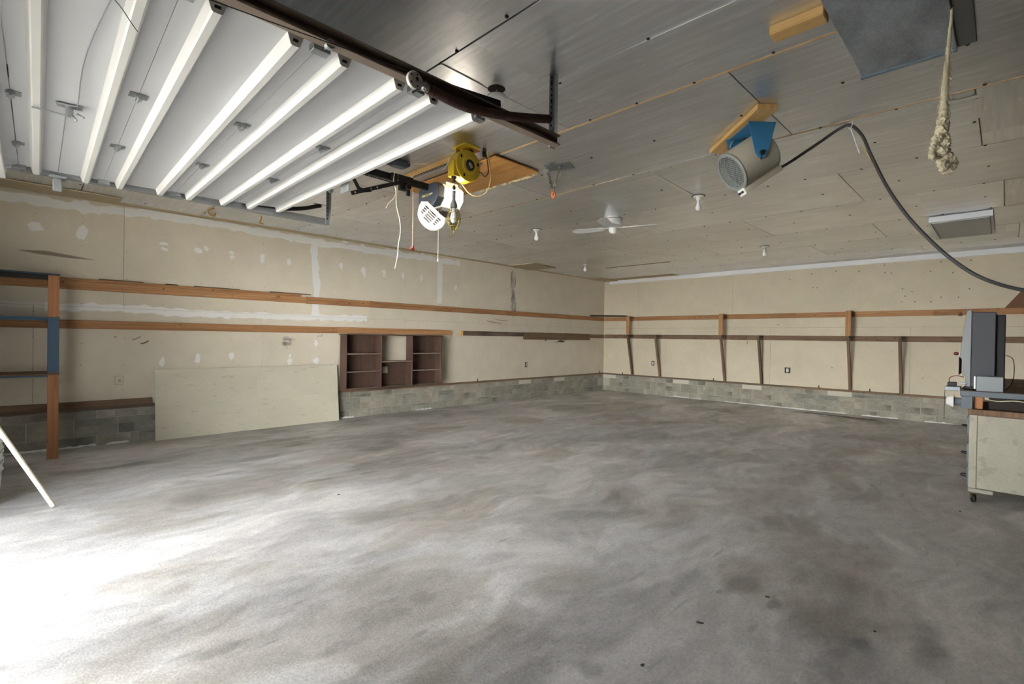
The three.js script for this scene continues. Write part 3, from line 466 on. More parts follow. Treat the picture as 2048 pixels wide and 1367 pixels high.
// brackets: a leaning brace, arms back to the wall and, on every other one, a post up to the upper board
const bz = [-6.84, -6.06, -4.47, -3.69, -2.1, -1.33], ord = ['first', 'second', 'third', 'fourth', 'fifth', 'sixth'];
bz.forEach((z, i) => {
  const tall = i % 2 === 0, g = thing('shelf_bracket', tall ? `tall leaning shelf bracket with upper post, ${ord[i]} bracket out from the corner` : `short leaning shelf bracket without a post, ${ord[i]} bracket out from the corner`, 'bracket', 'timber brackets on the end wall');
  const mat = [W.grey, W.old, W.old, W.grey, W.old, W.old][i], out = 0.27 + (i % 3) * 0.01;
  bar('brace', i === 3 ? W.grey : mat, V(XB - 0.03, SILL1 + 0.002, z), V(XB - out, 1.452, z), 0.045, 0.062, g, V(1, 0, 0));
  bar('arm', mat, V(XB - 0.042, 1.478, z + 0.002), V(XB - out - 0.03, 1.478, z + 0.002), 0.04, 0.05, g);
  if (tall) { box('post', W.pine, [XB - out - 0.02, XB - out + 0.02], [1.505, 1.975], [z - 0.045, z + 0.045], g); bar('arm', mat, V(XB - 0.042, 1.94, z), V(XB - out + 0.021, 1.94, z), 0.04, 0.06, g); }
});
{ const p = V(10.62, 1.9905, ZL + 0.02), q = V(XB - 0.02, 1.9905, -7.02); tag(mesh('pipe', cyl(0.02, 0.017, p, q, 12), blackSteel), 'black pipe lying across the corner on the upper ledger boards', 'pipe'); }
{ const p = onX(1495, 678, XB - 0.05), g = thing('coat_hook', 'small brass hook under the lower ledger board of the end wall', 'hook'); const br = std(0x9a7440, 0.4, 0.8);
  tube('stem', br, [V(XB - 0.0445, 1.42, p.z), V(XB - 0.05, 1.36, p.z), V(XB - 0.055, 1.32, p.z), V(XB - 0.075, 1.31, p.z), V(XB - 0.09, 1.335, p.z)], 0.0045, g, 18, 6); const pl = mesh('plate', boxGeo(0.003, 0.04, 0.016, 0.001), br, g); pl.position.set(XB - 0.042, 1.425, p.z); }
{ const s = shapeOf([[-0.03, 1.9695], [0.24, 2.36], [0.7, 2.36], [0.7, 1.9695]]); const m = mesh('plywood_offcut', new THREE.ExtrudeGeometry(s, { depth: 0.015, bevelEnabled: false }).rotateY(-Math.PI / 2), std(0x6f4f38, 0.8)); m.position.x = XB - 0.002; tag(m, 'dark plywood offcut with a slanted edge standing on the end wall ledger', 'plywood'); }
// wall outlets without cover plates
for (const [px, py, wall, label] of [[1052, 729, 0, 'open electrical box low on the patched wall under the wide plank'], [1306, 726, 1, 'open single electrical box beside the second bracket on the end wall'], [1575, 740, 1, 'open double electrical box between the fourth and fifth brackets']]) {
  const g = thing('wall_outlet', label, 'outlet', 'uncovered wall outlets'), p = wall ? onX(px, py, XB) : onZ(px, py, ZL), w = px === 1575 ? 0.105 : 0.075;
  const parts = [boxGeo(w, 0.115, 0.006, 0.001)]; mesh('box_rim', parts[0], blackSteel, g); const r = mesh('receptacle', boxGeo(w * 0.42, 0.075, 0.008, 0.002), std(0xdedbd2, 0.5), g); r.position.z = 0.003;
  for (const dy of [-0.017, 0.017]) { const s = mesh('socket_face', boxGeo(0.016, 0.02, 0.004, 0.001), std(0xb9b5a8, 0.5), r); s.position.set(0, dy, 0.0035); }
  g.position.copy(p); if (wall) { g.position.x -= 0.003; g.rotation.y = -Math.PI / 2; } else g.position.z += 0.003;
}
// leaning sheet
{ const g = boxGeo(2.44, 0.9, 0.012, 0.001, false); const sheetTex = scaled(data(512, 256, (u, v, c) => { const k = 1 + 0.07 * (fbm(u * 6, v * 4, 4) - 0.5) + 0.03 * (vn(u * 200, v * 90) - 0.5); let m = 1; if (fbm(u * 22 + 5, v * 30, 3) > 0.76) m = 0.93; c[0] = 197 * k * m; c[1] = 191 * k * m; c[2] = 170 * k * m; }), 2.44, 0.9);
  const m = mesh('drywall_offcut', g, std(0xffffff, 0.85, 0, { map: sheetTex })); m.position.set(2.46, 0.449, ZL + 0.092); m.rotation.x = -0.112; tag(m, 'plain cut drywall sheet leaning against the wall beside the bookcase', 'drywall sheet'); }
// cubby bookcase
{
  const g = thing('bookcase', 'dark brown cubby bookcase hung under the lower ledger board', 'bookcase');
  const x0 = 3.735, d1 = 4.375, d2 = 4.998, x1 = 5.64, y0 = 0.482, y1 = 1.385, zb = ZL + 0.0435, zf = ZL + 0.25, t = 0.019;
  box('side', W.walnut, [x0, x0 + t], [y0, y1], [zb, zf], g); box('side', W.walnut, [x1 - t, x1], [y0, y1], [zb, zf], g);
  box('divider', W.walnut, [d1 - t / 2, d1 + t / 2], [y0 + t, y1 - 0.001], [zb, zf - 0.002], g); box('divider', W.walnut, [d2 - t / 2, d2 + t / 2], [y0 + t, y1 - 0.001], [zb, zf - 0.002], g);
  box('top', W.walnut, [x0 - 0.03, x1 + 0.03], [y1, y1 + 0.016], [zb, zf + 0.008], g); box('bottom', W.walnut, [x0 + t, x1 - t], [y0, y0 + t], [zb, zf - 0.001], g);
  const dusty = std(0xffffff, 0.8, 0, { map: woodTex(0x8f7f70, 0x5a4a3d, 0, 1.5, 0.5, 0.5) });
  for (const [a, b, ys] of [[x0 + t, d1 - t / 2, [1.083, 0.79]], [d2 + t / 2, x1 - t, [1.075, 0.775]], [d1 + t / 2, d2 - t / 2, [0.945]]]) for (const y of ys) box('shelf', dusty, [a, b], [y - 0.018, y], [zb, zf - 0.004], g);
  for (const [a, b] of [[x0 + t, d1 - t / 2], [d1 + t / 2, d2 - t / 2], [d2 + t / 2, x1 - t]]) box('shelf', dusty, [a, b], [y0 + t + 0.001, y0 + t + 0.008], [zb, zf - 0.01], g);
  box('back_panel', W.walnut, [x0, d1], [y0, y1], [ZL + 0.038, zb - 0.001], g); box('back_panel', W.walnut, [d2, x1], [y0, y1], [ZL + 0.038, zb - 0.001], g); box('back_panel', W.walnut, [d1 + 0.001, d2 - 0.001], [y0, 0.935], [ZL + 0.038, zb - 0.001], g);
  const n = box('card', std(0xd3cdb9, 0.8), [4.515, 4.615], [0.725, 0.84], [zb, zb + 0.005], g); n.userData.label = 'pale card fixed inside the middle cubby';
}
// shelf unit at the end of the patched wall
{
  const g = thing('shelf_unit', 'timber shelf unit with blue painted edges at the patched wall', 'shelf unit'), blue = std(0x3d5a70, 0.6), navy = std(0x2c3a45, 0.6), under = std(0x241f1d, 0.8);
  box('post', W.post, [0.223, 0.313], [0, 1.972], [-7.262, -7.222], g); const pb = box('painted_band', blue, [0.2215, 0.3145], [0.925, 1.52], [-7.2635, -7.2205], g); pb.userData.label = 'blue painted length of the post';
  box('post', W.post, [-0.76, -0.67], [0, 1.972], [-7.262, -7.222], g);
  for (const [y, m] of [[1.972, navy], [1.505, blue], [0.905, W.old]]) { box('shelf', m, [XF + 0.01, 0.318], [y, y + 0.018], [-7.715, -7.206], g); box('shelf_edge', y > 1.9 ? under : blue, [XF + 0.01, 0.221], [y - (y > 1.9 ? 0.05 : 0.02), y - 0.001], [-7.262, -7.226], g); }
  for (const y of [1.945, 1.48, 0.88]) box('cross_arm', W.old, [0.232, 0.304], [y - 0.03, y + 0.024], [-7.715, -7.263], g);
}
// buckets and a pole by the doorway
{
  const white = std(0xdfe1e0, 0.45), prof = [[0, 0], [0.125, 0], [0.13, 0.01], [0.148, 0.27], [0.158, 0.272], [0.158, 0.29], [0.149, 0.292], [0.149, 0.325], [0.157, 0.327], [0.157, 0.345], [0.15, 0.35], [0.146, 0.35], [0.128, 0.02], [0, 0.016]];
  for (let k = 0; k < 3; k++) { const g = thing('bucket', ['lowest white plastic bucket of the nested stack by the pole', 'middle white plastic bucket of the nested stack by the pole', 'topmost white plastic bucket of the nested stack by the pole'][k], 'bucket', 'nested white buckets'); mesh('pail', lathe(prof, 36), white, g); g.position.set(-0.232, k * 0.085, -5.62);
    tube('handle', galvDull, [V(0.158, 0.3, 0), V(0.13, 0.24, 0.1), V(0.0, 0.2, 0.166), V(-0.13, 0.24, 0.1), V(-0.158, 0.3, 0)], 0.0025, g, 24, 6); }
  const p = V(0.2, 0.012, -5.23), q = V(-0.775, 2.1, -5.13); tag(mesh('wooden_pole', cyl(0.017, 0.017, p, q, 14), std(0xe7dfc9, 0.5)), 'pale round wooden pole leaning beside the buckets', 'pole');
}

// ------------------------------------------------------------------ workbench at the side wall
{
  const cream = std(0xffffff, 0.7, 0, { map: scaled(data(256, 256, (u, v, c) => { const k = 1 + 0.12 * (fbm(u * 5, v * 5, 4) - 0.5) + 0.05 * (vn(u * 90, v * 90) - 0.5); const d = fbm(u * 12 + 3, v * 14, 3) > 0.7 ? 0.93 : 1; c[0] = 164 * k * d; c[1] = 159 * k * d; c[2] = 142 * k * d; }), 1.1) });
  const slate = std(0x636b72, 0.6), X0 = 5.83;
  const c = thing('rolling_cabinet', 'cream painted cabinet on casters under the workbench', 'cabinet');
  box('side_panel', cream, [X0 + 0.002, X0 + 0.02], [0.135, 0.762], [-0.165, 0.62], c); box('corner_strip', cream, [X0, X0 + 0.02], [0.13, 0.764], [-0.218, -0.1665], c); box('carcass', cream, [X0 + 0.021, X0 + 0.9], [0.135, 0.76], [-0.21, 0.6], c);
  box('top', W.old, [X0 - 0.005, X0 + 0.92], [0.765, 0.812], [-0.225, 0.63], c); box('bottom_rail', std(0x9a968a, 0.7), [X0 - 0.002, X0 + 0.02], [0.098, 0.129], [-0.22, -0.06], c);
  for (const [x, z] of [[X0 + 0.05, -0.185], [X0 + 0.05, 0.55], [X0 + 0.85, -0.185], [X0 + 0.85, 0.55]]) { const k = mesh('caster', merge([new THREE.TorusGeometry(0.024, 0.012, 8, 18).translate(0, 0.036, 0), cyl(0.026, 0.026, V(0, 0.036, -0.012), V(0, 0.036, 0.012), 16)]), blackSteel, c); k.position.set(x, 0, z); k.rotation.y = 0.4; const f = mesh('fork', merge([boxGeo(0.03, 0.05, 0.003).translate(0, 0.06, 0.016), boxGeo(0.03, 0.05, 0.003).translate(0, 0.06, -0.016), boxGeo(0.045, 0.012, 0.045).translate(0, 0.09, 0)]), std(0x8a7648, 0.5, 0.6), k); }
  for (const y of [0.66, 0.42, 0.22]) { const d = box('drawer', slate, [X0 + 0.05, X0 + 0.86], [y - 0.075, y + 0.085], [-0.232, -0.211], c); const h = mesh('handle', tubeGeo([V(-0.05, 0, 0), V(-0.045, 0.004, -0.03), V(0.045, 0.004, -0.03), V(0.05, 0, 0)], 0.006, 18, 6), blackSteel, d); h.position.set(-0.3, -0.02, -0.011); }
  const b = thing('workbench', 'workbench with a brown top and slate blue edge above the cabinet', 'workbench');
  box('bench_top', W.old, [X0 + 0.02, 8.4], [0.945, 0.968], [-0.28, 0.7], b); box('edge_band', slate, [X0 + 0.005, X0 + 0.019], [0.92, 0.966], [-0.28, 0.7], b); box('apron', slate, [X0 + 0.02, 8.4], [0.89, 0.944], [-0.276, -0.256], b);
  box('leg', slate, [X0 + 0.01, X0 + 0.09], [0.8125, 0.919], [-0.274, -0.2], b); box('leg', W.post, [X0 + 0.06, X0 + 0.1], [0.8125, 0.919], [-0.195, -0.135], b); box('leg', slate, [X0 + 0.93, X0 + 1.0], [0, 0.944], [-0.25, -0.18], b); box('leg', slate, [8.3, 8.38], [0, 0.944], [0.6, 0.68], b); box('leg', slate, [8.3, 8.38], [0, 0.944], [-0.25, -0.18], b); box('gap_shade_board', std(0x2b201c, 0.8), [X0 + 0.1, X0 + 0.12], [0.813, 0.944], [-0.1, 0.66], b);  // last piece: dark sheet painting the shade in the open gap under the top
  box('shelf_lip', W.old, [X0 + 0.03, X0 + 0.5], [0.968, 0.975], [-0.28, -0.255], b);
  const w = thing('extension_wire', 'pale wire stapled loosely under the bench edge', 'wire'); tube('lead', std(0xcfc4a0, 0.6), [V(X0 + 0.095, 0.9, -0.12), V(X0 + 0.09, 0.888, -0.05), V(X0 + 0.095, 0.9, 0.06), V(X0 + 0.09, 0.885, 0.2), V(X0 + 0.095, 0.905, 0.4)], 0.0045, w, 30, 6);
  // bench tray and lamp head out in front
  const tr = thing('bench_vise', 'small metal vise overhanging the front of the workbench', 'vise'); box('tray', std(0x8d9499, 0.5, 0.4), [X0 + 0.05, X0 + 0.2], [0.958, 0.995], [-0.385, -0.2815], tr); box('jaw', blackSteel, [X0 + 0.08, X0 + 0.16], [0.996, 1.03], [-0.37, -0.31], tr); bar('screw', galv, V(X0 + 0.12, 1.02, -0.3), V(X0 + 0.12, 1.022, -0.245), 0.014, 0.014, tr);
  tube('red_lead', std(0x6a2f22, 0.6), [V(X0 + 0.1, 1.03, -0.36), V(X0 + 0.1, 1.07, -0.355), V(X0 + 0.1, 1.09, -0.31), V(X0 + 0.1, 1.08, -0.262)], 0.004, tr, 24, 6); tube('hanging_lead', blackSteel, [V(X0 + 0.06, 0.958, -0.384), V(X0 + 0.06, 0.85, -0.386), V(X0 + 0.06, 0.7, -0.387)], 0.0022, tr, 10, 5);
  const k = thing('clamp_lamp', 'white cone lamp head clipped to the bench leg', 'lamp'); const hd = mesh('shade', lathe([[0.034, 0], [0.056, 0.05], [0.054, 0.05], [0.03, 0.002], [0, 0.002]], 28), std(0xe9e7e0, 0.5), k); hd.rotation.x = Math.PI / 2; hd.position.set(X0 + 0.05, 0.865, -0.372); const nk = mesh('neck', cyl(0.032, 0.032, V(0, 0, 0), V(0, 0, 0.046), 18), slate, k); nk.position.set(X0 + 0.05, 0.865, -0.321);
  // machine on the bench
  const m = thing('bench_machine', 'tall charcoal machine with a bare metal front frame on the workbench', 'machine'), char = std(0x3c3d42, 0.6, 0, { bumpMap: blockBump, bumpScale: 0.001 }), bare = std(0x777a7b, 0.5, 0.25), YB = 0.976, MX = 5.96;
  box('body', char, [MX + 0.012, MX + 0.42], [YB + 0.02, 1.655], [-0.222, -0.066], m, 0.006); box('rear_housing', std(0x1c1b1d, 0.7), [MX + 0.05, MX + 0.4], [YB + 0.03, 1.632], [-0.0655, -0.006], m, 0.006); box('base', blackSteel, [MX + 0.01, MX + 0.42], [YB, YB + 0.019], [-0.262, -0.01], m);
  const prof = shapeOf([[-0.223, 0.003], [-0.252, 0.003], [-0.252, 0.09], [-0.272, 0.1], [-0.272, 0.235], [-0.292, 0.262], [-0.268, 0.52], [-0.25, 0.672], [-0.223, 0.676]]);
  const bez = mesh('front_frame', new THREE.ExtrudeGeometry(prof, { depth: 0.4, bevelEnabled: true, bevelSize: 0.0025, bevelThickness: 0.0025, bevelSegments: 1 }).rotateY(-Math.PI / 2), bare, m); bez.position.set(MX + 0.41, YB + 0.02, 0);
  box('front_flap', bare, [MX + 0.02, MX + 0.4], [YB + 0.12, YB + 0.275], [-0.302, -0.298], m); const kn = mesh('knob', lathe([[0, -0.02], [0.012, -0.018], [0.015, 0], [0.01, 0.014], [0, 0.016]], 14), std(0x7a1f1a, 0.4), m); kn.rotation.x = Math.PI / 2; kn.position.set(MX + 0.06, YB + 0.31, -0.318); bar('knob_stem', galv, V(MX + 0.06, YB + 0.305, -0.303), V(MX + 0.06, YB + 0.305, -0.285), 0.02, 0.03, m);
  const tk = mesh('top_knob', lathe([[0, -0.022], [0.014, -0.02], [0.017, 0], [0, 0.012]], 14), std(0x5a3a2a, 0.5), m); tk.rotation.x = Math.PI / 2; tk.position.set(MX + 0.06, YB + 0.665, -0.292);
  tube('power_cord', blackSteel, [V(MX + 0.1, 1.28, -0.004), V(MX + 0.1, 1.26, 0.035), V(MX + 0.1, 1.12, 0.05), V(MX + 0.1, 1.02, 0.03), V(MX + 0.12, 0.98, 0.0)], 0.0035, m, 30, 6);
  const s = thing('metal_box', 'grey sheet metal box in front of the charcoal machine', 'metal box'); box('case', std(0x7d8183, 0.5, 0.3), [X0 + 0.04, X0 + 0.118], [0.9685, 1.098], [-0.18, -0.012], s, 0.004); box('painted_lit_end', std(0xd9dbdc, 0.3, 0.4), [X0 + 0.038, X0 + 0.118], [0.985, 1.096], [-0.196, -0.181], s);  // end piece coloured paler to paint the lit edge of the box
}

// ------------------------------------------------------------------ things on and under the ceiling
// a flat plate through point c facing n, outlined by photo pixels, t thick
function plate(px, c, n, t, holes = [], bevel = 0) {
  n = n.clone().normalize(); const a = new THREE.Vector3().crossVectors(V(0, 1, 0), n).normalize(), b = new THREE.Vector3().crossVectors(n, a);
  const E0 = V(0, EYE, 0), uv = ([x, y]) => { const d = ray(x, y), k = c.clone().sub(E0).dot(n) / d.dot(n), p = E0.clone().addScaledVector(d, k).sub(c); return [p.dot(a), p.dot(b)]; };
  const s = shapeOf(px.map(uv)); for (const h of holes) s.holes.push(new THREE.Path(h.map(uv).map(([x, y]) => new THREE.Vector2(x, y))));
  return new THREE.ExtrudeGeometry(s, { depth: t, bevelEnabled: !!bevel, bevelSize: bevel, bevelThickness: bevel, bevelSegments: 1 }).translate(0, 0, -t).applyMatrix4(new THREE.Matrix4().makeBasis(a, b, n).setPosition(c));
}
const yellowPaint = std(0xd9b72a, 0.45), twine = std(0xe6dcc4, 0.85), whitePlastic = std(0xe8e8e4, 0.45), charPlastic = std(0x3a3f47, 0.5), cordTan = std(0xb99a62, 0.6), rubber = std(0x242425, 0.6);

// plywood patch, its ragged foam edge and a wood strip beside it
{ const g = thing('plywood_patch', 'orange plywood patch on the ceiling behind the yellow cord reel', 'plywood');
  const ply = std(0xffffff, 0.7, 0, { map: woodTex(0xd3a05c, 0xa9702f, 0.15, 1.2, 0.9, 0.5) });
  box('panel', ply, [2.9, 3.455], [H - 0.022, H - 0.008], [-4.55, -3.13], g); const fm = [];
  for (let z = -3.98; z < -3.14; z += 0.02) if (rnd() < 0.62 || z > -3.4) { const s = rr(0.008, 0.02); fm.push(new THREE.IcosahedronGeometry(s, 1).scale(1, rr(0.5, 1), 1).translate(3.462 + rr(0, 0.014), H - 0.024 - rr(0, 0.008), z)); }
  const f = mesh('foam_bead', merge(fm), std(0xe9dcb4, 0.9), g); f.userData.kind = 'stuff'; }
{ const m = box('wood_strip', W.yellow, [2.66, 2.7], [H - 0.03, H - 0.001], [-4.2, -3.26]); tag(m, 'narrow pine strip on the ceiling beside the perforated angle', 'wood strip'); }
{ // chrome-like angle iron under the strip
  const g = thing('perforated_angle', 'perforated steel angle on the ceiling beside the pine strip', 'angle iron'); box('web', galv, [2.705, 2.709], [H - 0.045, H - 0.001], [-4.1, -3.3], g); box('flange', galv, [2.709, 2.745], [H - 0.005, H - 0.001], [-4.1, -3.3], g);
  const hs = []; for (let z = -4.05; z < -3.32; z += 0.045) hs.push(boxGeo(0.006, 0.01, 0.02, 0.0005).translate(2.707, H - 0.028, z)); const s = mesh('slots', merge(hs), darkHole, g); s.userData.kind = 'stuff'; }

// garage door opener
{
  const g = thing('garage_door_opener', 'chain drive garage door opener with charcoal and white motor housing', 'door opener'), z0 = -3.45;
  bar('rail', blackSteel, V(-0.76, 2.63, z0), V(2.45, 2.618, z0), 0.03, 0.045, g); bar('rail_flange', blackSteel, V(-0.76, 2.655, z0), V(2.45, 2.643, z0), 0.05, 0.004, g);
  const ch = []; for (let x = 1.2; x < 2.1; x += 0.016) ch.push(boxGeo(0.013, 0.009, 0.006, 0.001).translate(x, 2.585 - (x - 1.2) * 0.012, z0 + 0.03)); const cm = mesh('chain', merge(ch), blackSteel, g); cm.userData.kind = 'stuff';
  const tr = mesh('trolley', merge([boxGeo(0.2, 0.05, 0.07, 0.004), boxGeo(0.07, 0.07, 0.05, 0.004).translate(0.02, -0.05, 0), cyl(0.022, 0.022, V(0.05, -0.06, -0.03), V(0.05, -0.06, 0.05), 14), boxGeo(0.03, 0.05, 0.02).translate(0.06, -0.1, 0.02)]), blackSteel, g); tr.position.set(2.16, 2.628, z0);
  const A = V(2.16, 2.6, z0 + 0.035), B = onZ(702, 386, z0 + 0.035); bar('arm', blackSteel, A, B, 0.008, 0.03, g); const am = g.children.at(-1);
  for (const t of [0.52, 0.64, 0.78, 0.93]) { const p = A.clone().lerp(B, t), h = mesh('arm_hole', cyl(0.0065, 0.0065, V(0, 0, -0.006), V(0, 0, 0.006), 10), std(0xb9b4a8, 0.6), am); h.position.copy(p); }
  const cv = [[706, 355], [712, 366], [717, 376], [727, 381], [740, 380]].map((q) => onZ(...q, z0 + 0.046)), cb = []; for (let i = 0; i + 1 < cv.length; i++) cb.push(barGeo(cv[i], cv[i + 1].clone().addScaledVector(cv[i + 1].clone().sub(cv[i]), 0.15), 0.008, 0.028, V(0, 0, 1).cross(cv[i + 1].clone().sub(cv[i])).normalize())); mesh('curved_arm', merge(cb), blackSteel, g);
  // motor head: charcoal front cap, white shell, dark light bay
  const my0 = 2.47, my1 = 2.64, zb = -3.57, zf = -3.31, shell = (w, k) => { const s = new THREE.Shape(), r = 0.03; s.moveTo(zb + r, my0 + k); s.lineTo(zf - r - 0.02, my0 + k); s.lineTo(zf - k, my0 + 0.055); s.lineTo(zf - k, my1 - r); s.lineTo(zf - r, my1 - k); s.lineTo(zb + r, my1 - k); s.lineTo(zb + k, my1 - r); s.lineTo(zb + k, my0 + r); s.closePath(); return new THREE.ExtrudeGeometry(s, { depth: w, bevelEnabled: true, bevelSize: 0.006, bevelThickness: 0.006, bevelSegments: 2 }).rotateY(Math.PI / 2).scale(1, 1, -1); };
  const flipZ = (geo) => { const p = geo.attributes.position; geo.index || 0; const a = p.array; for (let i = 0; i < a.length; i += 9) for (let k = 0; k < 3; k++) { const t = a[i + 3 + k]; a[i + 3 + k] = a[i + 6 + k]; a[i + 6 + k] = t; } geo.computeVertexNormals(); return geo; };
  const fc = mesh('front_cap', flipZ(shell(0.06, 0)), charPlastic, g); fc.position.set(2.425, 0, 0); const ms = mesh('light_lens', flipZ(shell(0.19, 0.002)), std(0xf2f0ea, 0.4, 0, { emissive: 0xfff6e6, emissiveIntensity: 0.22 }), g); ms.position.set(2.497, 0, 0); ms.userData.label = 'glowing white light lens of the opener';
  { const pl = new THREE.PointLight(0xfff2de, 0.14, 0, 2); pl.position.set(2.6, 2.55, zf + 0.04); pl.castShadow = true; pl.shadow.radius = 2; scene.add(pl); }
  const lb = box('light_bay', std(0x4a4643, 0.6), [2.5, 2.67], [my0 - 0.05, my0 - 0.008], [zb + 0.06, zf - 0.055], g, 0.012);
  { const cv2 = document.createElement('canvas'); cv2.width = 256; cv2.height = 64; const c = cv2.getContext('2d'); c.fillStyle = '#3a3f47'; c.fillRect(0, 0, 256, 64); c.fillStyle = '#8d7f52'; c.fillRect(6, 14, 150, 34); c.fillStyle = '#e6dcae'; c.fillRect(34, 20, 9, 20); c.fillRect(56, 20, 9, 20); c.fillRect(14, 22, 10, 6); c.fillStyle = '#6d6544'; for (let k = 0; k < 7; k++) c.fillRect(76 + k * 11, 22, 6, 16); c.fillStyle = '#d9e2ea'; c.fillRect(170, 20, 18, 22); c.fillStyle = '#c2b078'; c.fillRect(192, 16, 40, 20); const t = new THREE.CanvasTexture(cv2); t.colorSpace = THREE.SRGBColorSpace;
    const lab = mesh('name_label', new THREE.PlaneGeometry(0.17, 0.042), std(0xffffff, 0.5, 0, { map: t }), g); lab.rotation.y = -Math.PI / 2; lab.position.set(2.4182, 2.555, -3.445); }
  // hangers up to the plywood
  for (const z of [zb + 0.02, zf - 0.02]) bar('hanger', galv, V(2.66, my1 - 0.002, z), V(2.92, H - 0.017, z), 0.004, 0.03, g, V(0, 0, 1).cross(V(0.26, 0.3, 0)).normalize());
  box('terminal_strip', std(0xd0d0cc, 0.5), [2.53, 2.66], [my1 + 0.007, my1 + 0.035], [zf - 0.08, zf - 0.03], g);
  // louvred light cover, swung open and hanging below
  const P0 = V(2.5, 2.4, -3.36), N = V(-0.55, -0.2, 0.8);
  const out = [[846, 403], [856, 403], [868, 415], [880, 428], [890, 436], [889, 447], [884, 454], [874, 458], [862, 458], [850, 451], [842, 441], [838, 430], [839, 418], [842, 409]];
  const slots = []; for (let r = 0; r < 5; r++) for (let k = 0; k < 3; k++) { const a = [[849.5, 407], [858, 417], [867, 427], [876, 436], [883, 440.5]], i0 = [0, 1, 2][k], f = (t, o) => { const x = 850.5 + t * 33.5 - o * 0.95, y = 407.5 + t * 33 + o * 0.95; return [x, y]; }; const t0 = [0.06, 0.3, 0.78][k] + r * 0.012, t1 = [0.26, 0.73, 0.96][k] - r * 0.012, o0 = 0.8 + r * 3.4, o1 = o0 + 2.0; if (r === 4 && k !== 1) continue; slots.push([f(t0, o0), f(t1, o0), f(t1, o1), f(t0, o1)]); }
  const cov = mesh('light_cover', plate(out, P0, N, 0.004, slots, 0.0015), whitePlastic, g); cov.userData.label = 'white louvred light cover hanging open';
  mesh('cover_lip', tubeGeo(out.slice(4).concat([out[0]]).map((q) => { const n = N.clone().normalize(), d = ray(...q), E0 = V(0, EYE, 0); return E0.clone().addScaledVector(d, P0.clone().sub(E0).dot(n) / d.dot(n)).addScaledVector(n, -0.02); }), 0.012, 40, 6), whitePlastic, g);
  // emergency release cord
  const rc = onZ(826, 378, z0), rb = onZ(823, 497, z0); rb.x = rc.x; tube('release_cord', std(0xe3b9a6, 0.7), [rc, rc.clone().lerp(rb, 0.5).add(V(0.002, 0, 0.001)), rb], 0.0028, g, 10, 6);
  const rh = mesh('release_handle', merge([barGeo(V(-0.035, 0, 0), V(0.035, -0.004, 0), 0.018, 0.018), barGeo(V(0, 0.02, 0), V(0, -0.005, 0), 0.014, 0.014), barGeo(V(0.005, 0.03, 0), V(0.035, 0.002, 0), 0.006, 0.02)]), std(0xb8331f, 0.5), g); rh.position.copy(rb); rh.rotation.y = 0.6;
  const wc = onZ(877, 412, -3.4), wb = onZ(876, 520, -3.4); tube('pull_string', twine, [wc, wc.clone().lerp(wb, 0.5), wb], 0.0022, g, 8, 6); mesh('pull_bead', lathe([[0, 0.012], [0.006, 0.008], [0.009, -0.006], [0, -0.014]], 10), twine, g).position.copy(wb);
}
{ const g = thing('junction_cover', 'dark plastic cover on the ceiling above the opener rail', 'junction box'), p = onY(792, 320, H); const m = mesh('cover', boxGeo(0.2, 0.045, 0.12, 0.012), charPlastic, g); m.position.set(p.x + 0.02, H - 0.024, p.z); box('lens', std(0x55606c, 0.4), [p.x - 0.04, p.x + 0.08], [H - 0.058, H - 0.047], [p.z - 0.04, p.z + 0.04], g); }

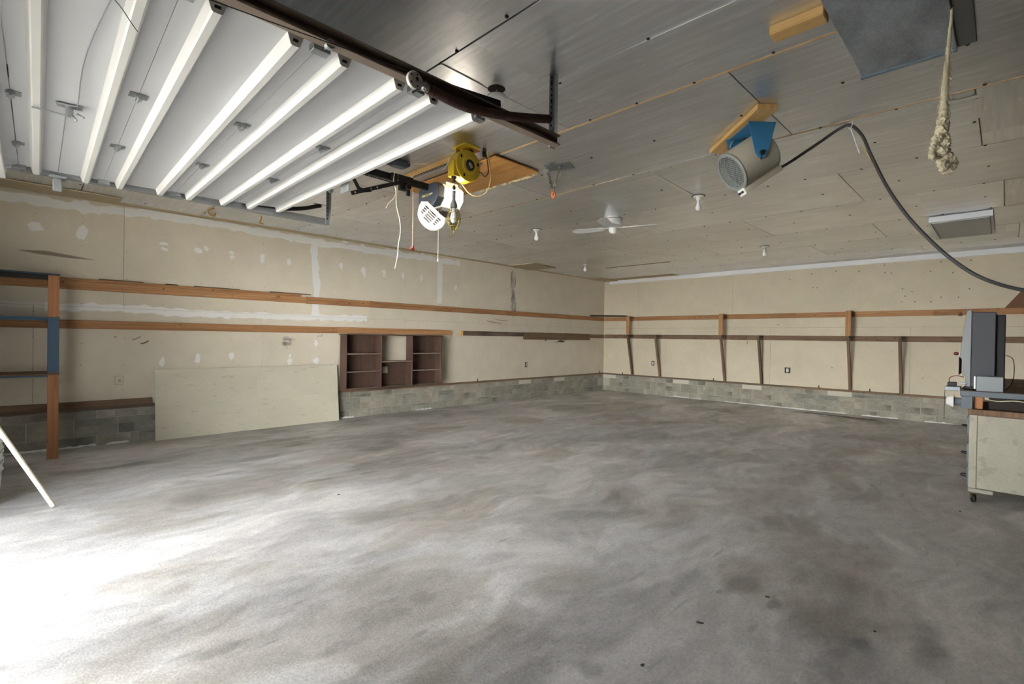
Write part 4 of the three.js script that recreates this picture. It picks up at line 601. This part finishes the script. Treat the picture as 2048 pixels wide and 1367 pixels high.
// yellow cord reel with its hanging work light
{
  const g = thing('cord_reel', 'yellow retractable cord reel hung from the ceiling', 'cord reel'), c = onZ(938, 331, -3.15), R = 0.128;
  const dk = std(0x4d4a3a, 0.5, 0.3);
  const drum = lathe([[0, -0.05], [R - 0.012, -0.05], [R, -0.045], [R + 0.003, -0.038], [R - 0.006, -0.034], [R - 0.006, 0.034], [R + 0.003, 0.038], [R, 0.046], [R - 0.012, 0.05], [0.075, 0.05], [0.072, 0.058], [0.06, 0.06], [0, 0.06]], 44).rotateX(Math.PI / 2);
  mesh('drum', drum, yellowPaint, g).position.copy(c).add(V(0, 0, -0.05));
  const hub = mesh('hub_label', cyl(0.048, 0.046, V(0, 0, 0), V(0, 0, 0.007), 28), dk, g); hub.position.copy(c).add(V(0.002, 0, 0.009)); const em = mesh('emblem', merge([boxGeo(0.012, 0.05, 0.004), boxGeo(0.03, 0.01, 0.004).translate(0, 0.008, 0), boxGeo(0.01, 0.02, 0.004).translate(0.014, -0.012, 0)]), std(0xcabf9a, 0.5), hub); em.position.z = 0.007; em.rotation.z = 0.4;
  for (const a of [0.3, 2.5, 4.2]) { const w = mesh('slot', boxGeo(0.016, 0.024, 0.004, 0.001), blackSteel, g); w.position.copy(c).add(V(Math.cos(a) * 0.1, Math.sin(a) * 0.1, 0.001)); }
  box('mounting_base', yellowPaint, [c.x - 0.07, c.x + 0.1], [H - 0.012, H - 0.001], [c.z - 0.13, c.z + 0.03], g); bar('bracket', yellowPaint, V(c.x - 0.03, H - 0.012, c.z - 0.11), V(c.x - 0.03, c.y + 0.06, c.z - 0.106), 0.05, 0.006, g, V(0, 0, 1)); bar('bracket', yellowPaint, V(c.x + 0.06, H - 0.012, c.z - 0.02), V(c.x + 0.07, c.y + 0.1, c.z - 0.05), 0.02, 0.005, g, V(0, 0, 1));
  box('arm_plate', std(0xc47a2c, 0.5), [c.x + 0.02, c.x + 0.12], [H - 0.02, H - 0.0125], [c.z - 0.06, c.z + 0.0], g);
  const o = onZ(908, 352, -3.2); box('outlet', yellowPaint, [o.x - 0.03, o.x + 0.045], [o.y - 0.005, o.y + 0.12], [-3.245, -3.165], g); mesh('strain_relief', lathe([[0.006, -0.05], [0.011, -0.04], [0.012, -0.018], [0.02, -0.012], [0.022, 0.0], [0, 0]], 16), rubber, g).position.copy(o).add(V(0, -0.005, 0));
  const q = [[962, 345], [970, 353], [976, 346], [975, 325], [971, 302]].map((p) => atD(...p, 4.1)); tube('feed_cord', rubber, [c.clone().add(V(0.11, -0.02, -0.02)), ...q], 0.0042, g, 50, 6);
  tube('top_cord', rubber, [[913, 293], [925, 297], [936, 299], [947, 303]].map((p) => atD(...p, 4.12)), 0.0045, g, 20, 6);
  const pl = onY(965, 299, H); const pm = mesh('plug', merge([boxGeo(0.1, 0.02, 0.03, 0.004), boxGeo(0.03, 0.04, 0.03, 0.004).translate(0.0, -0.02, 0)]), rubber, g); pm.position.set(pl.x + 0.02, H - 0.014, pl.z); pm.rotation.y = 0.9;
  // work light
  const w = thing('trouble_light', 'caged trouble light hanging from the yellow cord reel', 'work light'), X = o.x + 0.002, Z = -3.2, yb = (py) => onZ(907, py, Z).y;
  tube('cord', std(0xb9b7ae, 0.6), [V(X, yb(362) - 0.002, Z), V(X + 0.002, yb(370), Z), V(X, yb(378), Z)], 0.006, w, 8, 8); mesh('stopper', lathe([[0, -0.02], [0.012, -0.014], [0.014, 0.002], [0.008, 0.018], [0, 0.02]], 14), rubber, w).position.set(X, yb(375), Z);
  const hT = yb(381), hB = yb(416), hl = hT - hB; mesh('handle', lathe([[0, 0], [0.014, 0], [0.0165, -hl * 0.08], [0.0145, -hl * 0.12], [0.0145, -hl * 0.52], [0.019, -hl * 0.62], [0.028, -hl * 0.8], [0.029, -hl * 0.95], [0.024, -hl], [0, -hl]], 22), std(0x5b5a55, 0.6), w).position.set(X, hT, Z);
  const cB = yb(460), L = hB - cB, ribsG = [], prof = [[0.03, 0], [0.05, -L * 0.3], [0.056, -L * 0.55], [0.042, -L * 0.8], [0.014, -L]], brass = std(0xb8a558, 0.4, 0.6);
  for (let k = 0; k < 6; k++) { const a = k / 6 * 6.283 + 0.3; mesh('guard_wire', tubeGeo(prof.map(([r, y]) => V(Math.cos(a) * r, y, Math.sin(a) * r)), 0.0022, 16, 5), brass, w).position.set(X, hB, Z); }
  for (const [r, y] of [[0.045, -L * 0.22], [0.056, -L * 0.55], [0.038, -L * 0.84]]) { const t = mesh('guard_ring', new THREE.TorusGeometry(r, 0.0022, 5, 28).rotateX(Math.PI / 2), brass, w); t.position.set(X, hB + y, Z); }
  const refl = new THREE.LatheGeometry(prof.map(([r, y]) => new THREE.Vector2(r + 0.004, y)), 18, -0.2, 2.2); const rm = mesh('reflector', refl, std(0x4a4338, 0.5, 0.5), w); rm.position.set(X, hB, Z); rm.rotation.y = -0.6 + 1.57;
  mesh('bulb', lathe([[0.0001, -L * 0.68], [0.018, -L * 0.64], [0.027, -L * 0.5], [0.026, -L * 0.36], [0.015, -L * 0.14], [0.013, 0], [0, 0]], 22), std(0xdcdedf, 0.25), w).position.set(X, hB, Z);
  tube('hook', brass, [V(X, cB, Z), V(X + 0.002, cB - 0.02, Z), V(X - 0.006, cB - 0.04, Z), V(X - 0.022, cB - 0.058, Z)], 0.0035, w, 14, 6);
}
{ const t = thing('extension_lead', 'tan lead looping from the ceiling plug beside the cord reel', 'lead'); tube('lead', cordTan, [[977, 303], [979, 325], [981, 350], [979, 370], [968, 388], [951, 392], [938, 386], [928, 374], [921, 363], [915, 356]].map((p) => atD(...p, 4.16)), 0.0042, t, 70, 6); }
{ const t = thing('twine', 'loose white twine hanging over the opener rail in a short tail', 'twine', 'white twine on the ceiling'); tube('strand', twine, [[790, 340], [787, 362], [792, 382], [789, 394], [776, 408], [772, 416]].map((p) => onZ(...p, -3.415)), 0.0035, t, 40, 6); }
{ const t = thing('twine', 'long white twine hanging below the opener rail towards the wall', 'twine', 'white twine on the ceiling'); tube('strand', twine, [[795, 338], [796, 365], [793, 392], [793, 412], [799, 438], [801, 462], [797, 488], [795, 512], [790, 537]].map((p) => onZ(...p, -3.418)), 0.0034, t, 60, 6); }
{ const t = thing('twine', 'white twine stretched from the ceiling eye around the cord reel bracket', 'twine', 'white twine on the ceiling'); tube('strand', twine, [[880, 272], [888, 283], [899, 297], [898, 316], [891, 334], [884, 341], [895, 330], [905, 320]].map((p) => { const q = atD(...p, 4.0); q.y = Math.min(q.y, H - 0.012); return q; }), 0.003, t, 60, 6); tube('strand', twine, [[775, 318], [800, 322], [830, 327], [856, 328]].map((p) => { const q = onY(...p, H - 0.012); return q; }), 0.003, t, 30, 6); tube('strand', twine, [[902, 298], [911, 305], [904, 300]].map((p) => atD(...p, 3.98)), 0.003, t, 12, 6); }

// chain with an orange hook
{
  const g = thing('hanging_chain', 'doubled steel chain with an orange hook hung from a ceiling plate', 'chain'), pA = onY(1096, 342, H - 0.012), pB = onY(1119, 331, H - 0.012), mid = pA.clone().add(pB).multiplyScalar(0.5), low = V(mid.x, onX(1107, 382, mid.x).y, mid.z);
  { const m = mesh('plate', boxGeo(0.16, 0.006, 0.24, 0.002), galvDull, g); m.position.set(mid.x + 0.02, H - 0.004, mid.z + 0.05); m.rotation.y = 0.35; const n2 = mesh('plate', boxGeo(0.13, 0.006, 0.12, 0.002), galvDull, g); n2.position.set(mid.x - 0.02, H - 0.0105, mid.z + 0.02); n2.rotation.y = -0.5; }
  const link = new THREE.TorusGeometry(0.011, 0.004, 6, 14).scale(1, 1.5, 1);
  for (const p of [pA, pB]) { mesh('eye_bolt', cyl(0.006, 0.006, p, p.clone().add(V(0, -0.02, 0)), 8), galv, g); const a = p.clone().add(V(0, -0.02, 0)), n = Math.round(a.distanceTo(low) / 0.027), d = low.clone().sub(a).normalize(); for (let k = 0; k <= n; k++) { const m = mesh('link', link, std(0x77756f, 0.4, 0.8), g); m.position.copy(a.clone().lerp(low, k / n)); m.quaternion.setFromUnitVectors(V(0, 1, 0), d.clone().negate()); m.rotateY(k % 2 ? 0.4 : 1.97); } }
  const orange = std(0xe86c1c, 0.45), hy = low.y - 0.004; const hk = mesh('hook', merge([tubeGeo([V(-0.004, 0, 0), V(-0.013, -0.02, 0), V(-0.012, -0.046, 0), V(0, -0.058, 0), V(0.012, -0.046, 0), V(0.012, -0.016, 0), V(0.002, 0.004, 0)], 0.0062, 30, 8), new THREE.TorusGeometry(0.011, 0.006, 8, 16).translate(0, 0.002, 0), boxGeo(0.02, 0.012, 0.014, 0.002).translate(-0.01, -0.012, 0)]), orange, g); hk.position.set(low.x, hy, low.z); hk.rotation.y = -0.8;
}
// bare bulbs in porcelain holders
const bulbGlass = std(0xf1f2f3, 0.22), porcelain = std(0xe4e2dc, 0.35);
[[1073, 458, 'bare white bulb in a porcelain holder between the chain and the ceiling fan'], [1397, 391, 'bare white bulb in a porcelain holder below the drum heater'], [1170, 527, 'small bare white bulb near the corner of the two timbered walls'], [1529, 492, 'small bare white bulb near the pale strip above the end wall']].forEach(([px, py, label]) => {
  const g = thing('ceiling_bulb', label, 'light bulb', 'bare ceiling bulbs'), p = onY(px, py, H); g.position.copy(p);
  mesh('box_plate', lathe([[0, -0.001], [0.075, -0.001], [0.078, -0.006], [0, -0.008]], 8), galvDull, g); mesh('holder', lathe([[0.056, -0.007], [0.056, -0.014], [0.044, -0.022], [0.026, -0.03], [0.024, -0.055], [0, -0.055]], 26), porcelain, g);
  mesh('bulb', lathe([[0.014, -0.05], [0.014, -0.075], [0.022, -0.1], [0.03, -0.125], [0.03, -0.14], [0.022, -0.158], [0.0001, -0.168]], 24), bulbGlass, g);
});
// ceiling fan
{
  const g = thing('ceiling_fan', 'white hugger ceiling fan with four blades', 'ceiling fan'); g.position.set(5.456, H, -3.63);
  mesh('motor_housing', lathe([[0.115, -0.001], [0.118, -0.02], [0.112, -0.024], [0.112, -0.034], [0.121, -0.04], [0.121, -0.075], [0.112, -0.1], [0.098, -0.118], [0.06, -0.124], [0, -0.124]], 40), whitePlastic, g); mesh('trim_ring', new THREE.TorusGeometry(0.117, 0.004, 8, 40).rotateX(Math.PI / 2).translate(0, -0.022, 0), std(0x6d6d70, 0.5), g);
  mesh('switch_cup', lathe([[0.05, -0.124], [0.06, -0.14], [0.058, -0.17], [0.046, -0.195], [0.02, -0.208], [0, -0.21]], 28), whitePlastic, g); mesh('pull_chain', cyl(0.002, 0.002, V(0.01, -0.26, 0.02), V(0.01, -0.205, 0.02), 6), galv, g);
  const bs = new THREE.Shape(); bs.moveTo(0.13, -0.045); bs.lineTo(0.42, -0.065); bs.quadraticCurveTo(0.55, -0.06, 0.56, 0); bs.quadraticCurveTo(0.55, 0.06, 0.42, 0.065); bs.lineTo(0.13, 0.045); bs.closePath();
  const bg = new THREE.ExtrudeGeometry(bs, { depth: 0.006, bevelEnabled: false }).rotateX(Math.PI / 2).rotateX(0.2);
  [0.15, 1.72, 3.29, 4.86].forEach((a) => { const b = mesh('blade', bg, std(0xdfe0e0, 0.4), g); b.rotation.y = -a + 0.45; b.position.y = -0.135; mesh('blade_iron', merge([boxGeo(0.12, 0.006, 0.03, 0.002).translate(0.1, 0, 0), boxGeo(0.05, 0.006, 0.07, 0.002).translate(0.16, -0.002, 0)]), whitePlastic, b); });
}
// smoke detector left dangling from its hole
{ const g = thing('smoke_detector', 'round white smoke detector hanging below a dark ceiling hole', 'smoke detector'), p = onY(993, 178, H); g.position.set(p.x, H, p.z); mesh('ceiling_hole', lathe([[0, -0.0015], [0.056, -0.0015], [0.056, -0.0005]], 26), std(0x2a1714, 0.9), g); mesh('stem', cyl(0.004, 0.004, V(0, -0.05, 0), V(0, -0.001, 0), 8), galv, g); mesh('body', lathe([[0, -0.045], [0.06, -0.046], [0.062, -0.054], [0.053, -0.066], [0.03, -0.072], [0, -0.073]], 30), whitePlastic, g); }
// surface fluorescent fixture
{ const g = thing('fluorescent_fixture', 'white box ceiling light near the pale strip of the end wall', 'ceiling light'); box('housing', std(0xe9ecef, 0.5), [8.0, 9.3], [2.872, H - 0.006], [-0.71, -0.13], g, 0.004); box('diffuser', std(0xc9c8c4, 0.55), [8.03, 9.27], [2.862, 2.8715], [-0.68, -0.16], g, 0.004); box('end_cap', std(0xdadcdc, 0.5), [8.02, 9.28], [2.858, 2.871], [-0.708, -0.684], g); }
// attic hatch, its cleat and its pull rope
{ const g = thing('attic_hatch', 'grey painted attic hatch panel on the ceiling beside the rope', 'hatch'); const gp = std(0xffffff, 0.42, 0.35, { map: scaled(data(256, 256, (u, v, c) => { const k = 1 + 0.4 * (fbm(u * 5, v * 9, 4) - 0.5) + 0.12 * (vn(u * 60, v * 160) - 0.5); c[0] = 158 * k; c[1] = 166 * k; c[2] = 174 * k; }), 0.9) });
  box('panel', gp, [1.5, 3.46], [2.915, H - 0.006], [-0.62, -0.205], g); box('trim', std(0x71818f, 0.5), [3.461, 3.485], [2.905, H - 0.006], [-0.625, -0.206], g); box('trim', std(0x6a6b6c, 0.45, 0.5), [1.5, 3.48], [2.925, H - 0.006], [-0.204, -0.13], g); }
{ const m = box('ceiling_cleat', W.yellow, [2.655, 2.748], [2.904, H - 0.001], [-0.865, -0.6285]); tag(m, 'pale pine block on the ceiling against the attic hatch', 'wood block'); }
{ const g = thing('pull_rope', 'frayed tan rope with a knotted loop hanging by the attic hatch', 'rope'); const fz = std(0xc9bfa3, 0.95), x = 3.04, z = -0.2; const fray = [];
  const seg = [[2.923, 0.0055], [2.8, 0.007], [2.7, 0.009], [2.6, 0.013], [2.5, 0.0165], [2.4, 0.0195]], ctr = (y) => V(x + 0.008 * Math.sin(y * 9), y, z - (2.94 - y) * 0.05);
  for (let i = 0; i + 1 < seg.length; i++) { const [y0, r0] = seg[i], [y1, r1] = seg[i + 1], n = 10; for (let k = 0; k < n; k++) { const a = y0 + (y1 - y0) * k / n, b = y0 + (y1 - y0) * (k + 1.3) / n; fray.push(cyl((r0 + (r1 - r0) * k / n) * rr(0.85, 1.15), (r0 + (r1 - r0) * (k + 1) / n) * rr(0.85, 1.15), ctr(a).add(V(rr(-1, 1) * 0.0015, 0, rr(-1, 1) * 0.0015)), ctr(b), 9)); } }
  mesh('strand', merge(fray), fz, g); const strands = [];
  for (let k = 0; k < 320; k++) { const y = rr(2.4, 2.78), p = ctr(y), a = rr(0, 6.28), r = 0.006 + (2.78 - y) * 0.035, q = p.clone().add(V(Math.cos(a) * r, rr(-0.03, 0.01), Math.sin(a) * r)), s = p.clone().add(V(Math.cos(a) * (r + 0.012), rr(-0.05, 0.0), Math.sin(a) * (r + 0.012))); strands.push(cyl(0.0007, 0.0003, q, s, 3, true)); }
  const fs = mesh('frayed_fibres', merge(strands), fz, g); fs.userData.kind = 'stuff';
  const lump = (px, py, r) => { const R = r * 2.3 / F * 1.22, q = new THREE.IcosahedronGeometry(R, 3), p = q.attributes.position; for (let k = 0; k < p.count; k++) { const s = 1 + 0.45 * (vn(p.getX(k) * 260 + px, p.getY(k) * 260 + p.getZ(k) * 310) - 0.5); p.setXYZ(k, p.getX(k) * s, p.getY(k) * s, p.getZ(k) * s); } q.computeVertexNormals(); const c = atD(px, py, 2.3 + rr(-0.012, 0.012)); return q.translate(c.x, c.y, c.z); };
  const spots = [[1886, 240, 8], [1886, 250, 8.5], [1884, 260, 8.5], [1882, 270, 9], [1887, 276, 8], [1877, 276, 6], [1870, 277, 5], [1890, 285, 7.5], [1887, 294, 8], [1884, 303, 8], [1868, 286, 4.5], [1866, 295, 4.5], [1864, 305, 4.5], [1864, 312, 5], [1872, 313, 5.5], [1878, 309, 6], [1890, 305, 7.5], [1897, 311, 7], [1903, 319, 6.5], [1907, 327, 6], [1905, 334, 5.5], [1898, 339, 5.5], [1892, 342, 5.5], [1886, 337, 5.5], [1883, 328, 6], [1882, 320, 6.5], [1890, 315, 6]];
  mesh('knotted_loop', merge(spots.map((s) => lump(...s))), fz, g);
  const fuzz = []; for (const [px, py, r] of spots) for (let k = 0; k < 16; k++) { const a = rr(0, 6.28), c = atD(px, py, 2.3), q = atD(px + Math.cos(a) * r, py + Math.sin(a) * r, 2.3 + rr(-0.01, 0.01)), s = atD(px + Math.cos(a + rr(-0.5, 0.5)) * (r + rr(2, 6)), py + Math.sin(a) * (r + rr(2, 6)) + 2, 2.3 + rr(-0.015, 0.015)); fuzz.push(cyl(0.0008, 0.0003, q, s, 3, true)); }
  mesh('loose_fibres', merge(fuzz), fz, g).userData.kind = 'stuff'; }

// drum heater
{
  const b = onY(1536, 206, H), e = onY(1436, 297, H); const mb = bar('mounting_board', W.yellow, V(b.x, H - 0.021, b.z), V(e.x, H - 0.021, e.z), 0.14, 0.038); tag(mb, 'pale pine board on the ceiling carrying the drum heater', 'board');
  const g = thing('drum_heater', 'cream drum fan heater with honeycomb grille on a blue bracket', 'heater'), C0 = atD(1463, 345, 3.62), C1 = atD(1528, 303, 3.63), ax = C1.clone().sub(C0), L = ax.length(); ax.normalize();
  const R = 0.148, q = new THREE.Quaternion().setFromUnitVectors(V(0, 1, 0), ax), creamP = std(0xb9b3a2, 0.45), rimG = std(0x8d938f, 0.5, 0.3), place = (m, t) => { m.position.copy(C0.clone().addScaledVector(ax, t)); m.quaternion.copy(q); return m; };
  place(mesh('drum', lathe([[R - 0.012, 0.004], [R - 0.004, 0.002], [R, 0.008], [R, L - 0.01], [R - 0.004, L - 0.002], [R - 0.012, L], [0, L], [0, L - 0.004], [R - 0.014, L - 0.006], [R - 0.012, 0.004]], 48), creamP, g), 0);
  place(mesh('front_rim', lathe([[R - 0.02, -0.004], [R + 0.001, -0.004], [R + 0.003, 0.003], [R + 0.001, 0.01], [R - 0.02, 0.004], [R - 0.02, -0.004]], 48), rimG, g), 0); place(mesh('rear_rim', lathe([[R - 0.006, -0.004], [R + 0.003, -0.003], [R + 0.003, 0.004], [R - 0.006, 0.005]], 48), rimG, g), L - 0.002);
  // honeycomb grille: a disc pierced by rows of holes
  const disc = new THREE.Shape(); disc.absarc(0, 0, R - 0.012, 0, Math.PI * 2); const s = 0.0165; for (let j = -9; j <= 9; j++) for (let i = -9; i <= 9; i++) { const x = (i + (j & 1) * 0.5) * s, y = j * s * 0.866; if (Math.hypot(x, y) < R - 0.026) { const h = new THREE.Path(); for (let k = 0; k < 6; k++) { const a = k / 6 * 6.2832 + 0.52; k ? h.lineTo(x + Math.cos(a) * 0.0066, y + Math.sin(a) * 0.0066) : h.moveTo(x + Math.cos(a) * 0.0066, y + Math.sin(a) * 0.0066); } h.closePath(); disc.holes.push(h); } }
  place(mesh('grille', new THREE.ExtrudeGeometry(disc, { depth: 0.003, bevelEnabled: false, curveSegments: 40 }).rotateX(-Math.PI / 2), rimG, g), 0.0); place(mesh('heating_core', cyl(R - 0.02, R - 0.02, V(0, 0.05, 0), V(0, 0.055, 0), 30), std(0x2a1d18, 0.8), g), 0);
  // blue yoke: two tapered plates down to the pivots and a bridge against the board
  const piv = C0.clone().lerp(C1, 0.55), pd = new THREE.Vector3().crossVectors(ax, V(0, 1, 0)).normalize(), blueP = std(0x3f86b8, 0.5), yt = H - 0.042, fwd = V(ax.x, 0, ax.z).normalize();
  for (const k of [1, -1]) { const o = piv.clone().addScaledVector(pd, k * (R + 0.012)), s2 = shapeOf([[-0.1, yt - o.y], [0.1, yt - o.y], [0.045, 0.0], [0.02, -0.035], [-0.02, -0.035], [-0.045, 0.0]]); const m = mesh('yoke_plate', new THREE.ExtrudeGeometry(s2, { depth: 0.004, bevelEnabled: false }), blueP, g); m.quaternion.setFromRotationMatrix(new THREE.Matrix4().makeBasis(fwd, V(0, 1, 0), new THREE.Vector3().crossVectors(fwd, V(0, 1, 0)))); m.position.copy(o); const kb = mesh('pivot_knob', merge([cyl(0.018, 0.016, V(0, 0, 0), pd.clone().multiplyScalar(k * 0.022), 14), barGeo(V(0, -0.02, 0), V(0, -0.045, 0), 0.01, 0.012, V(1, 0, 0))]), rubber, m); kb.applyMatrix4(new THREE.Matrix4().makeRotationFromQuaternion(m.quaternion.clone().invert())); }
  bar('yoke_bridge', blueP, piv.clone().addScaledVector(pd, R + 0.014).setY(yt - 0.002), piv.clone().addScaledVector(pd, -R - 0.014).setY(yt - 0.002), 0.16, 0.004, g);
  // wiring box along the underside
  const dn = V(0, -1, 0).addScaledVector(ax, ax.y).normalize(), side = camR.clone().addScaledVector(ax, -camR.dot(ax)).normalize(), wd = dn.clone().multiplyScalar(0.75).addScaledVector(side, 0.66).normalize(), w0 = C0.clone().addScaledVector(wd, R + 0.016).addScaledVector(ax, -0.012), w1 = C0.clone().addScaledVector(wd, R + 0.016).addScaledVector(ax, L + 0.02);
  bar('wiring_box', creamP, w0, w1, 0.085, 0.045, g, wd); const we = bar('control_plate', whitePlastic, w0.clone().addScaledVector(ax, -0.006), w0.clone().addScaledVector(ax, -0.0005), 0.08, 0.05, g, wd); for (const t of [-0.02, 0.02]) { const kb = mesh('control_knob', cyl(0.009, 0.008, V(0, 0, 0), ax.clone().multiplyScalar(-0.014), 12), rubber, we); kb.position.copy(w0).addScaledVector(ax, -0.006).addScaledVector(new THREE.Vector3().crossVectors(wd, ax), t); }
  for (const [px, py, c] of [[1460, 287, 0xc9c9c4], [1480, 280, 0x2f8a4a], [1487, 272, 0xb5562a]]) tube('wire_tail', std(c, 0.6), [atD(px, py + 8, 3.72), atD(px + 3, py, 3.74), atD(px + 9, py - 6, 3.78)], 0.006, g, 10, 6);
  // supply cable over to the ceiling tie and down out of sight
  const cableMat = std(0x3d3b3a, 0.6); const cb = thing('power_cable', 'thick black cable from the drum heater slung through a white tie', 'cable');
  const zt = onY(1700, 248, H - 0.02); tube('cable', cableMat, [w1.clone().addScaledVector(ax, -0.01), atD(1585, 321, 3.75), atD(1640, 284, 3.68), atD(1680, 257, 3.61), zt.clone().add(V(0, -0.006, 0)), atD(1722, 268, 3.5), atD(1742, 310, 3.42), atD(1775, 375, 3.32), atD(1815, 432, 3.2), atD(1860, 480, 3.1), atD(1910, 523, 3.0), atD(1965, 556, 2.9), atD(2048, 580, 2.8), atD(2150, 585, 2.7)], 0.0105, cb, 160, 10);
  const z = thing('zip_tie', 'white zip tie holding the black cable at the ceiling seam', 'zip tie'), zp = std(0xe9e6f2, 0.4); mesh('loop', new THREE.TorusGeometry(0.026, 0.0035, 6, 26).rotateY(0.8).translate(zt.x, zt.y - 0.002, zt.z), zp, z); mesh('head', boxGeo(0.01, 0.012, 0.01, 0.002), zp, z).position.copy(atD(1702, 258, 3.58)); tube('tail', zp, [atD(1702, 257, 3.5), atD(1708, 275, 3.49), atD(1719, 306, 3.48)], 0.0042, z, 10, 5); tube('second_tail', cordTan, [atD(1721, 292, 3.47), atD(1730, 302, 3.45), atD(1744, 324, 3.42)], 0.004, z, 12, 6);
}
// bits on the floor
[[677, 988, 0.028], [928, 1021, 0.016], [1400, 1245, 0.03], [1535, 1193, 0.026], [1285, 1330, 0.028], [1750, 1262, 0.022], [602, 931, 0.016], [1920, 1022, 0.03]].forEach(([px, py, s]) => {
  const p = onY(px, py, 0), g = new THREE.IcosahedronGeometry(s * 0.5, 1), a = g.attributes.position; for (let i = 0; i < a.count; i++) { const k = 0.6 + 0.8 * vn(a.getX(i) * 90 + px, a.getZ(i) * 90 + py); a.setXYZ(i, a.getX(i) * k, Math.max(0, (a.getY(i) + s * 0.1) * 0.2), a.getZ(i) * k * 0.6); } g.computeVertexNormals();
  const m = mesh('leaf_scrap', g, std(0x4d4038, 0.9)); m.position.copy(p); m.rotation.y = px; tag(m, 'small dark curled leaf scrap lying on the concrete floor', 'debris', 'leaf scraps on the floor');
});

// last small bits: foam squirts by the wall edge, a pad on the far hanger, a loose wire on the door
for (const pts of [[[428, 417], [418, 420], [419, 428], [428, 432], [431, 427]], [[523, 432], [522, 440], [520, 446], [527, 447]]]) mesh('foam_squirt', tubeGeo(pts.map((p) => onY(...p, H - 0.008)), 0.009, 24, 6), std(0xc99a4e, 0.85), ceiling);
{ const g = thing('track_pulley', 'small white pulley wheel at the top of the galvanized track hanger', 'pulley'), p = onZ(661, 380, -4.95); const m = mesh('wheel', lathe([[0, -0.01], [0.026, -0.01], [0.03, -0.005], [0.025, 0], [0.03, 0.005], [0.026, 0.01], [0, 0.01]], 22).rotateX(Math.PI / 2), std(0xd9dbe0, 0.4), g); m.position.copy(p); mesh('axle', cyl(0.005, 0.005, V(0, 0, -0.03), V(0, 0, 0.016), 8), galv, m); }
{ const g = thing('loose_wire', 'thin dark wire dangling from the raised white door', 'wire'); tube('strand', blackSteel, [[225, -6], [243, 16], [262, 45], [275, 63]].map((p) => onY(...p, 2.478)), 0.0016, g, 24, 5); }

renderer.render(scene, camera);
